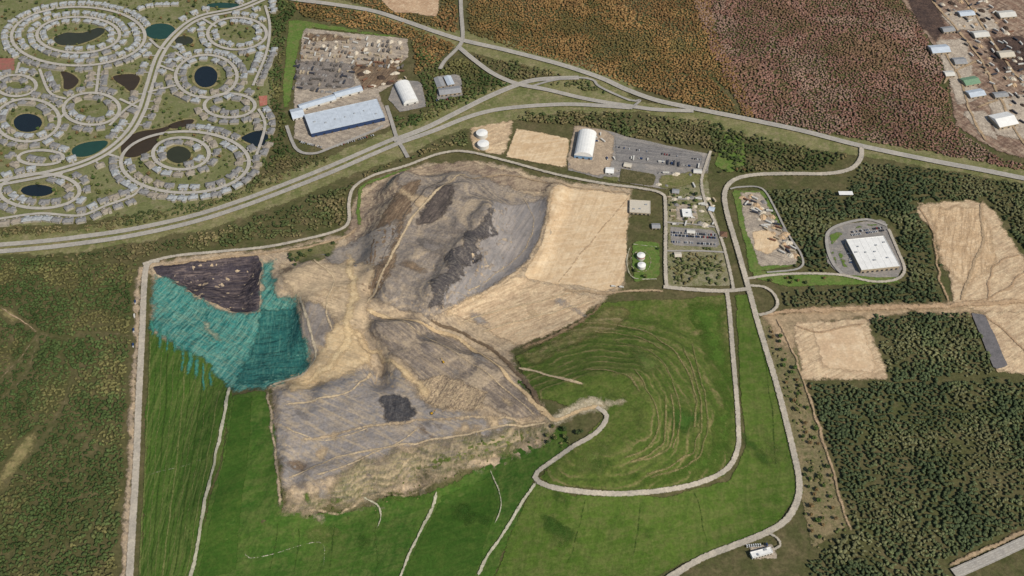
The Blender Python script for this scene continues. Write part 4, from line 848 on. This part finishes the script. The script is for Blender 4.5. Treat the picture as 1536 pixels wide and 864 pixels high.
def rows(p00, p10, p01, nr, nc, kinds, where, gap=.75, turn=0, jit=.8, aj=.06):
    a, b, c = at(*p00), at(*p10), at(*p01); u = b-a; v = c-a; ang = math.atan2(u[1], u[0])+turn
    for r in range(nr):
        for k in range(nc):
            if random.random() > gap: continue
            p = a+u*(k+random.uniform(-.3, .3)*(jit > 1))/max(1, nc-1)+v*r/max(1, nr-1)+np.array([random.uniform(-jit, jit), random.uniform(-jit, jit)])
            place(random.choice(kinds), p, ang+random.uniform(-aj, aj)+(PI/2 if random.random() < .2 and jit > 1 else 0), where)
rows((460,52),(604,66),(454,88),6,26,['pale pallet stack','grey pallet stack','white trailer','brown pallet stack','pale rubble heap','grey scrap heap','pale pallet stack'],'in the upper part of the storage yard', .68, PI/2, 3, .25)
rows((446,94),(530,102),(443,134),6,16,['grey pallet stack','dark trailer','grey pallet stack','pale pallet stack','grey scrap heap'],'in the dark rows behind the blue walled warehouse', .78, PI/2, 2, .1)
rows((540,102),(600,90),(548,132),4,10,['brown pallet stack','brown trailer','pale pallet stack','dark mulch heap','pale rubble heap'],'on the brown ground of the storage yard', .6, 0, 4, .5)
rows((930,236),(1048,252),(930,236),1,24,['white trailer','dark trailer','white truck','blue truck','grey scrap heap'],'along the lower edge of the landfill yard', .5, PI/2, 2)
rows((892,208),(920,256),(900,206),2,8,['white truck','blue truck','white trailer','grey scrap heap'],'right of the tall arched hall', .5, 0, 3, .4)
rows((992,262),(1050,262),(988,278),2,8,['pale rubble heap','grey scrap heap','white trailer'],'right of the scrubby yard plot', .6, 0, 4, .5)
rows((1114,296),(1176,384),(1136,296),5,18,['pale rubble heap','white trailer','brown trailer','pale pallet stack','dark trailer','sandy heap','grey scrap heap'],'in the pale yard inside the entrance loop', .6, .7, 4, .5)
rows((1402,4),(1560,225),(1470,-10),9,26,['pale rubble heap','white trailer','dark trailer','brown trailer','grey pallet stack','pale pallet stack','grey scrap heap','dark mulch heap','sandy heap','white trailer'],'in the reddish industrial strip', .8, .4, 6, .4)
rows((920,431),(932,432),(920,431),1,2,['white truck'],'at the gate of the dirt road below the sand field', 1, 0)
rows((1004,298),(1070,300),(1008,336),5,10,['pale rubble heap','grey scrap heap','white truck','pale pallet stack','white trailer'],'in the upper compound beside the perimeter road', .5, 0, 4, .5)
rows((204,455),(200,520),(204,455),1,4,['blue truck','white truck'],'beside the west service road', .9, 0)
def excavator(p, ang, label):
    e = empty('excavator', (p[0], p[1], float(hg(*p))+L5+.3), ang, label, 'excavator'); y_ = plain('digger_yellow', (196,150,40), .5, .3)
    for s_ in (-1.3, 1.3): MB().box(-2.4, 2.4, s_-.35, s_+.35, 0, .9, 0, .4, 0).build('track', m_tyre, e)
    MB().box(-2.2, 1.4, -1.4, 1.4, 1.0, 2.3, 0, .1, .1).build('body', y_, e); MB().box(.2, 1.5, .3, 1.3, 2.31, 3.3, 0, .1, .1).build('cab', m_glass, e)
    FB = [(0, 1, 2, 3), (7, 6, 5, 4), (0, 4, 5, 1), (1, 5, 6, 2), (2, 6, 7, 3), (3, 7, 4, 0)]
    MB().add([(1.4, -.3, 1.8), (1.4, .3, 1.8), (4.8, .3, 4.6), (4.8, -.3, 4.6), (1.4, -.3, 2.5), (1.4, .3, 2.5), (4.8, .3, 5.2), (4.8, -.3, 5.2)], FB).add([(4.7, -.25, 4.7), (4.7, .25, 4.7), (6.6, .25, 1.4), (6.6, -.25, 1.4), (5.2, -.25, 5.1), (5.2, .25, 5.1), (7.1, .25, 1.6), (7.1, -.25, 1.6)], FB).build('arm', y_, e)
    MB().box(6, 7.4, -.7, .7, .3, 1.5, 0, .2, 0).build('bucket', m_unit, e)
excavator(at(648,622), .6, 'yellow excavator right of the black ash patch on the plateau')
excavator(at(665,545), 2.2, 'yellow excavator on the slope above the rubble patch')
# ------------------------------------------------------------------ trees
t_ = (1+5**.5)/2
ICO = np.array([(-1, t_, 0), (1, t_, 0), (-1, -t_, 0), (1, -t_, 0), (0, -1, t_), (0, 1, t_), (0, -1, -t_), (0, 1, -t_), (t_, 0, -1), (t_, 0, 1), (-t_, 0, -1), (-t_, 0, 1)])/math.hypot(1, t_)
ICF = np.array([(0,11,5),(0,5,1),(0,1,7),(0,7,10),(0,10,11),(1,5,9),(5,11,4),(11,10,2),(10,7,6),(7,1,8),(3,9,4),(3,4,2),(3,2,6),(3,6,8),(3,8,9),(4,9,5),(2,4,11),(6,2,10),(8,6,7),(9,8,1)])
def template(kind):
    V = []; Fs = []; T = []
    L = {'broad': [(0, 0, 1.05, .8), (.5, .2, .9, .65), (-.4, -.35, .8, .68)], 'far': [(.1, 0, .9, .85), (-.4, .3, .8, .65)], 'bush': [(0, 0, .5, .8), (.5, .1, .4, .55)]}[kind]
    for k, (x, y, z, r) in enumerate(L):
        x += rng.uniform(-.15, .15); y += rng.uniform(-.15, .15)
        v = ICO*r*rng.uniform(.7, 1.2, (12, 1))+rng.uniform(-.1, .1, (12, 3))+(x, y, z)
        Fs.append(ICF+12*k); V.append(v); T.append(np.clip(rng.normal(1, .1, 12), .7, 1.3)*rng.uniform(.9, 1.1))
    return np.vstack(V), np.vstack(Fs), np.concatenate(T)
TEMP = {k: [template(k) for _ in range(6)] for k in ('broad', 'bush', 'far')}
mt = N('foliage'); a_ = mt.n('ShaderNodeAttribute', attribute_name='tint')
mt.l(mt.mix(1.0, a_.outputs['Color'], m_gray(mt, mt.rng(mt.noise(1.2, 3), .3, .7, .75, 1.25)), 'MULTIPLY'), mt.b.inputs['Base Color']); mt.b.inputs['Specular IOR Level'].default_value = .05
M_fol = mt.m
RB = [(W.min(0)-h-6, W.max(0)+h+6, W, h) for W, h in ROADS]; BB = [(b.min(0)-3, b.max(0)+3, b) for b in BLOCK]
HT = set()
for h_ in HP:
    for dx in range(-2, 3):
        for dy in range(-2, 3): HT.add((int(h_[0]//5)+dx, int(h_[1]//5)+dy))
def clear(P, m=3.5, skipblock=False):
    ok = np.ones(len(P), bool)
    for mn, mx, W, h in RB:
        s = ok & (P[:, 0] > mn[0]) & (P[:, 0] < mx[0]) & (P[:, 1] > mn[1]) & (P[:, 1] < mx[1])
        ix = np.nonzero(s)[0]
        if len(ix): ok[ix[seg_dist(P[ix], W[:-1], W[1:]) < h+m]] = False
    if not skipblock:
        for mn, mx, b in BB:
            s = ok & (P[:, 0] > mn[0]) & (P[:, 0] < mx[0]) & (P[:, 1] > mn[1]) & (P[:, 1] < mx[1])
            ix = np.nonzero(s)[0]
            if len(ix): ok[ix[inside(P[ix], b)]] = False
    for q in np.nonzero(ok)[0]:
        if (int(P[q, 0]//5), int(P[q, 1]//5)) in HT: ok[q] = False
    return ok
TC = [0]
def forest(name, label, poly, tints, sp=7.2, size=(3.2, 4.8), kind='broad', gap=.12, tall=.82, patch=60, skipblock=False, lv=.1):
    W = atn(poly); mn, mx = W.min(0), W.max(0)
    A, B = np.meshgrid(np.arange(mn[0], mx[0], sp), np.arange(mn[1], mx[1], sp), indexing='ij')
    P = np.stack([A.ravel(), B.ravel()], 1)+rng.uniform(-.65, .65, (A.size, 2))*sp
    ed = (vn(P[:, 0], P[:, 1], 14, 5)-.5)*14
    P = P[inside(P+np.stack([ed, -ed], 1), W)]; P = P[clear(P, skipblock=skipblock)]
    P = P[rng.random(len(P)) > gap*2*np.clip(vn(P[:, 0], P[:, 1], 30, 8)*1.6-.3, 0, 1)]
    n = len(P); TC[0] += n
    s = rng.uniform(size[0], size[1], n)*(.75+.5*vn(P[:, 0], P[:, 1], 40, 6)); hs = s*rng.uniform(.75, 1.15, n)*tall; rot = rng.uniform(0, 2*PI, n)
    tt = np.array([lin(c) for c in tints])*K; pn = np.clip((vn(P[:, 0], P[:, 1], patch, 12)*.6+vn(P[:, 0], P[:, 1], patch*.35, 13)*.4-.5)*2+.5, 0, .999)
    ci = np.clip((pn*len(tt)+rng.normal(0, .5, n)).astype(int), 0, len(tt)-1)
    cc = tt[ci]*np.exp(rng.normal(0, lv, n)+(vn(P[:, 0], P[:, 1], 22, 18)-.5)*.4+(vn(P[:, 0], P[:, 1], 130, 19)-.5)*.3)[:, None]
    z = hg(P[:, 0], P[:, 1])+.6; ti = rng.integers(0, 6, n); VV = []; FF = []; CL = []; base = 0
    for k in range(6):
        m = ti == k; V, Fx, T = TEMP[kind][k]; q = m.sum()
        if not q: continue
        c_, s_ = np.cos(rot[m])[:, None], np.sin(rot[m])[:, None]; ss = s[m][:, None]
        x = (V[:, 0]*c_-V[:, 1]*s_)*ss+P[m, 0][:, None]; y = (V[:, 0]*s_+V[:, 1]*c_)*ss+P[m, 1][:, None]; zz = V[:, 2]*hs[m][:, None]+z[m][:, None]
        VV.append(np.stack([x, y, zz], 2).reshape(-1, 3)); FF.append((Fx[None]+(np.arange(q)*len(V))[:, None, None]+base).reshape(-1, 3)); base += q*len(V)
        c3 = cc[m][:, None, :]*T[None, :, None]; CL.append(np.concatenate([c3, np.ones(c3.shape[:2]+(1,))], 2).reshape(-1, 4))
    if not VV: return
    o = npmesh(name, np.vstack(VV), np.vstack(FF), M_fol, color=np.vstack(CL))
    prop(o, label, 'wood', kind='stuff')
WEST = [(68,82,46),(74,88,50),(80,92,54),(90,96,58),(108,104,66)]
BRN = [(110,96,60),(126,102,64),(140,110,70),(150,120,78),(128,100,66)]
REDB = [(124,100,78),(134,104,86),(142,110,96),(130,98,84),(146,120,104)]
PINE = [(72,82,56),(78,88,60),(84,92,62),(92,98,66),(108,108,76)]
MIX = [(76,86,52),(86,92,58),(102,100,66),(116,106,74)]
forest('mixed_wood', 'dark green and brown wood left of the west service road', [(-80,388),(60,392),(205,398),(204,470),(196,600),(190,720),(182,885),(-80,885)], WEST, 5.6, (2.5, 3.8), gap=.15)
forest('mixed_wood', 'strip of trees between the highway and the landfill north road', [(-60,388),(100,384),(210,368),(330,346),(450,306),(530,274),(522,330),(470,350),(400,360),(330,370),(240,378),(200,392)], MIX, 6.2, (2.7, 4.0), gap=.2)
forest('mixed_wood', 'belt of trees between the highway curve and the tanks', [(545,260),(620,234),(700,196),(708,196),(702,218),(660,224),(600,242),(548,268)], MIX, 6.2, (2.7, 4.0))
forest('mixed_wood', 'belt of trees between the estate and the highway', [(-60,345),(130,335),(215,318),(300,300),(395,262),(435,230),(500,236),(440,266),(300,318),(150,348),(-60,360)], MIX, 6.4, (2.7, 4.0), gap=.25)
forest('mixed_wood', 'dark tree belt between the estate and the storage yard', [(403,-20),(450,0),(430,40),(426,130),(432,220),(445,235),(400,258),(385,235),(408,190),(404,120)], WEST, 6.3, (2.7, 4.0))
forest('brown_wood', 'brown trees above the storage yard', [(440,0),(560,22),(640,50),(685,70),(650,100),(625,115),(618,60),(560,48),(450,26)], BRN, 6.3, (2.7, 4.0))
forest('mixed_wood', 'dark trees around the animal shelter', [(618,62),(668,92),(690,88),(765,128),(690,158),(600,198),(585,180),(640,165),(632,118)], WEST, 6.3, (2.7, 4.0))
forest('mixed_wood', 'wedge of trees between the two branches of the main road', [(702,80),(790,98),(900,128),(925,145),(860,132),(800,122),(765,118)], MIX, 6.5, (2.7, 4.0))
forest('brown_wood', 'brown wood at the top left of the road junction', [(450,-25),(686,-25),(686,50),(600,28),(540,6)], BRN, 6.0, (2.7, 3.8), 'far')
forest('brown_wood', 'broad orange brown forest above the diagonal main road', [(700,-30),(1060,-30),(1075,60),(1110,120),(1130,182),(1000,148),(880,104),(760,70),(704,50)], BRN, 5.2, (2.5, 3.5), 'far', gap=.08, patch=90, lv=.08, tall=.75)
forest('reddish_wood', 'reddish brown forest left of the industrial strip', [(1030,-30),(1350,-30),(1385,50),(1425,120),(1440,200),(1500,238),(1600,262),(1600,268),(1290,210),(1120,180),(1090,120),(1060,60)], REDB, 5.2, (2.5, 3.5), 'far', gap=.08, patch=90, lv=.08, tall=.75)
forest('mixed_wood', 'olive wood between the main road and the landfill yard', [(775,170),(870,168),(950,172),(1060,182),(1115,200),(1280,236),(1225,256),(1110,260),(1072,225),(960,208),(860,188),(780,182)], MIX, 6.3, (2.7, 4.0), gap=.2)
forest('pine_wood', 'dark green wood right of the entrance yard', [(1145,288),(1245,285),(1262,305),(1245,335),(1238,360),(1240,400),(1190,402),(1198,380),(1165,335)], PINE, 6.1, (2.6, 3.9))
forest('pine_wood', 'dark green wood between the fuel station and the sand pits', [(1285,245),(1400,255),(1600,290),(1600,420),(1545,388),(1485,300),(1368,303),(1398,370),(1420,440),(1425,455),(1330,458),(1180,465),(1168,440),(1240,432),(1345,430),(1362,412),(1350,340),(1330,325),(1245,335),(1265,310)], PINE, 6.1, (2.6, 3.9), gap=.15)
forest('pine_wood', 'dark pine wood between the two sand clearings', [(1303,478),(1455,468),(1476,520),(1492,562),(1342,574),(1325,530)], PINE, 5.8, (2.6, 3.8))
forest('pine_wood', 'large dark green forest in the lower right corner', [(1210,580),(1340,576),(1640,566),(1640,800),(1530,802),(1440,850),(1400,890),(1195,890),(1215,832),(1280,800),(1268,760),(1235,680)], PINE, 5.6, (2.5, 3.7), gap=.2)
forest('mixed_wood', 'trees in the lower part of the landfill compound', [(1008,374),(1080,376),(1092,426),(1006,426)], MIX, 7, (2.8, 4), gap=.35)
forest('scrub', 'thin scrub along the outside of the east ring road', [(1150,490),(1200,500),(1215,580),(1270,760),(1275,800),(1215,825),(1205,770),(1208,720),(1180,600)], [(104,104,66),(88,94,56),(124,114,82)], 9, (2, 3.4), 'bush', .45)
forest('scrub', 'scrub on the slope below the grey waste plateau', [(430,760),(520,750),(640,700),(760,655),(840,640),(850,665),(740,700),(640,735),(540,775),(440,776)], [(94,100,56),(80,88,46),(114,110,72)], 7, (1.3, 2.6), 'bush', .5, skipblock=True)
forest('scrub', 'scattered scrub in the upper part of the compound', [(1000,290),(1050,280),(1075,345),(1010,340)], MIX, 11, (2.2, 3.2), 'bush', .5)
forest('scrub', 'scrub on the fenced plot below the landfill yard', [(930,254),(985,264),(979,280),(928,273)], [(96,92,60),(82,84,50)], 6, (1.4, 2.4), 'bush', .4, skipblock=True)
forest('lawn_trees', 'bushes around the ponds and lawns of the estate', [(-30,-15),(400,-15),(405,180),(385,255),(200,300),(-30,335)], [(92,98,58),(104,106,66),(80,90,52)], 14, (1.8, 3.0), 'broad', .45)
m_bark = plain('bark', (92,80,66), .95, .05, .2, 1)
def crown_mesh(tints):
    V = []; Fc = []; T = []; n = 9
    for k in range(n):
        a = 2*PI*k/n+rng.uniform(-.3, .3); rr = rng.uniform(.2, .75); zz = rng.uniform(.9, 1.7)
        v = ICO*rng.uniform(.34, .5)*rng.uniform(.7, 1.3, (12, 1))+(rr*math.cos(a), rr*math.sin(a), zz)
        Fc.append(ICF+12*len(V)); V.append(v); T.append(rng.uniform(.75, 1.25))
    base = np.vstack(V); nb = len(base)
    L = []; LF = []; LT = []
    for k in range(70):
        d = rng.normal(size=3); d /= np.linalg.norm(d); c = d*rng.uniform(.75, 1.08)*np.array([1, 1, .55])+(0, 0, 1.3)
        q = rng.normal(size=(3, 3))*.12+c; LF.append([nb+3*k, nb+3*k+1, nb+3*k+2]); L += list(q); LT += [rng.uniform(.7, 1.4)]*3
    allV = np.vstack([base, np.array(L)]); allF = np.vstack([np.vstack(Fc), np.array(LF)])
    tone = np.concatenate([np.repeat(T, 12), LT]); c0 = np.array(lin(tints))*K
    cl = np.concatenate([tone[:, None]*c0[None], np.ones((len(tone), 1))], 1)
    o = npmesh('crown', allV*3.2, allF, M_fol, color=cl); d = o.data; bpy.data.objects.remove(o); return d
TK = MB(); TK.cyl(0, 0, 0, 3.4, .32, 7, 0, .2)
for a in (0, 2.1, 4.2): TK.add([(.1*math.cos(a), .1*math.sin(a), 2.4), (.1*math.cos(a+2), .1*math.sin(a+2), 2.4), (1.3*math.cos(a), 1.3*math.sin(a), 4.2), (0, 0, 2.8)], [(0, 1, 2), (0, 2, 3), (1, 3, 2)])
TKD = TK.data('trunk', [m_bark])
KINDS = [('dark green', (66,78,48)), ('olive', (96,100,60)), ('brown', (122,102,70)), ('mid green', (80,96,52))]
CRD = [[crown_mesh(c) for _ in range(2)] for n, c in KINDS]
def trees(poly, n, where, kinds=(0, 1, 2, 3), mind=7, skip=False):
    W = atn(poly); mn, mx = W.min(0), W.max(0); P = rng.uniform(mn, mx, (n*30, 2)); P = P[inside(P, W)]; P = P[clear(P, 3, skip)]; got = []
    for p in P:
        if len(got) >= n: break
        if got and min(abs(p[0]-q[0])+abs(p[1]-q[1]) for q in got) < mind: continue
        got.append(p); k = random.choice(kinds); s = random.uniform(.85, 1.35)
        e = empty('tree', (p[0], p[1], float(hg(*p))+.5), random.uniform(0, 6.28), KINDS[k][0]+' tree '+where, 'tree', KINDS[k][0]+' trees '+where); e.scale = (s, s, s*random.uniform(.9, 1.2))
        for nm, d in (('trunk', TKD), ('crown', random.choice(CRD[k]))):
            o = bpy.data.objects.new(nm, d); C.objects.link(o); o.parent = e
trees([(-10,0),(395,0),(400,180),(380,250),(200,290),(-10,320)], 150, 'standing alone among the townhouses of the estate', mind=12)
trees([(1002,292),(1052,282),(1078,345),(1010,338)], 10, 'around the small white building in the compound', mind=9)
trees([(948,366),(988,366),(990,416),(950,422)], 5, 'around the two small tanks', (0, 1), skip=True)
trees([(1150,490),(1200,520),(1270,770),(1215,820),(1200,640)], 45, 'outside the east ring road', mind=12)
trees([(1105,205),(1125,260),(1080,262),(1070,232)], 8, 'on the lawn beside the entrance road')
trees([(1125,410),(1235,405),(1240,428),(1170,430)], 10, 'along the access road to the square white roofed building')
trees([(425,378),(470,362),(515,360),(500,385),(445,400)], 12, 'in the scrub corner of the waste ground', (0, 1), skip=True)
trees([(812,640),(880,650),(840,680),(815,700)], 10, 'at the foot of the curving ramp road', (0, 1), skip=True)
for o in list(PR.values()):
    if o.location.z < -400:
        for c in list(o.children): bpy.data.objects.remove(c)
        bpy.data.objects.remove(o)
print('TREES', TC[0], 'HOUSES', len(HP))
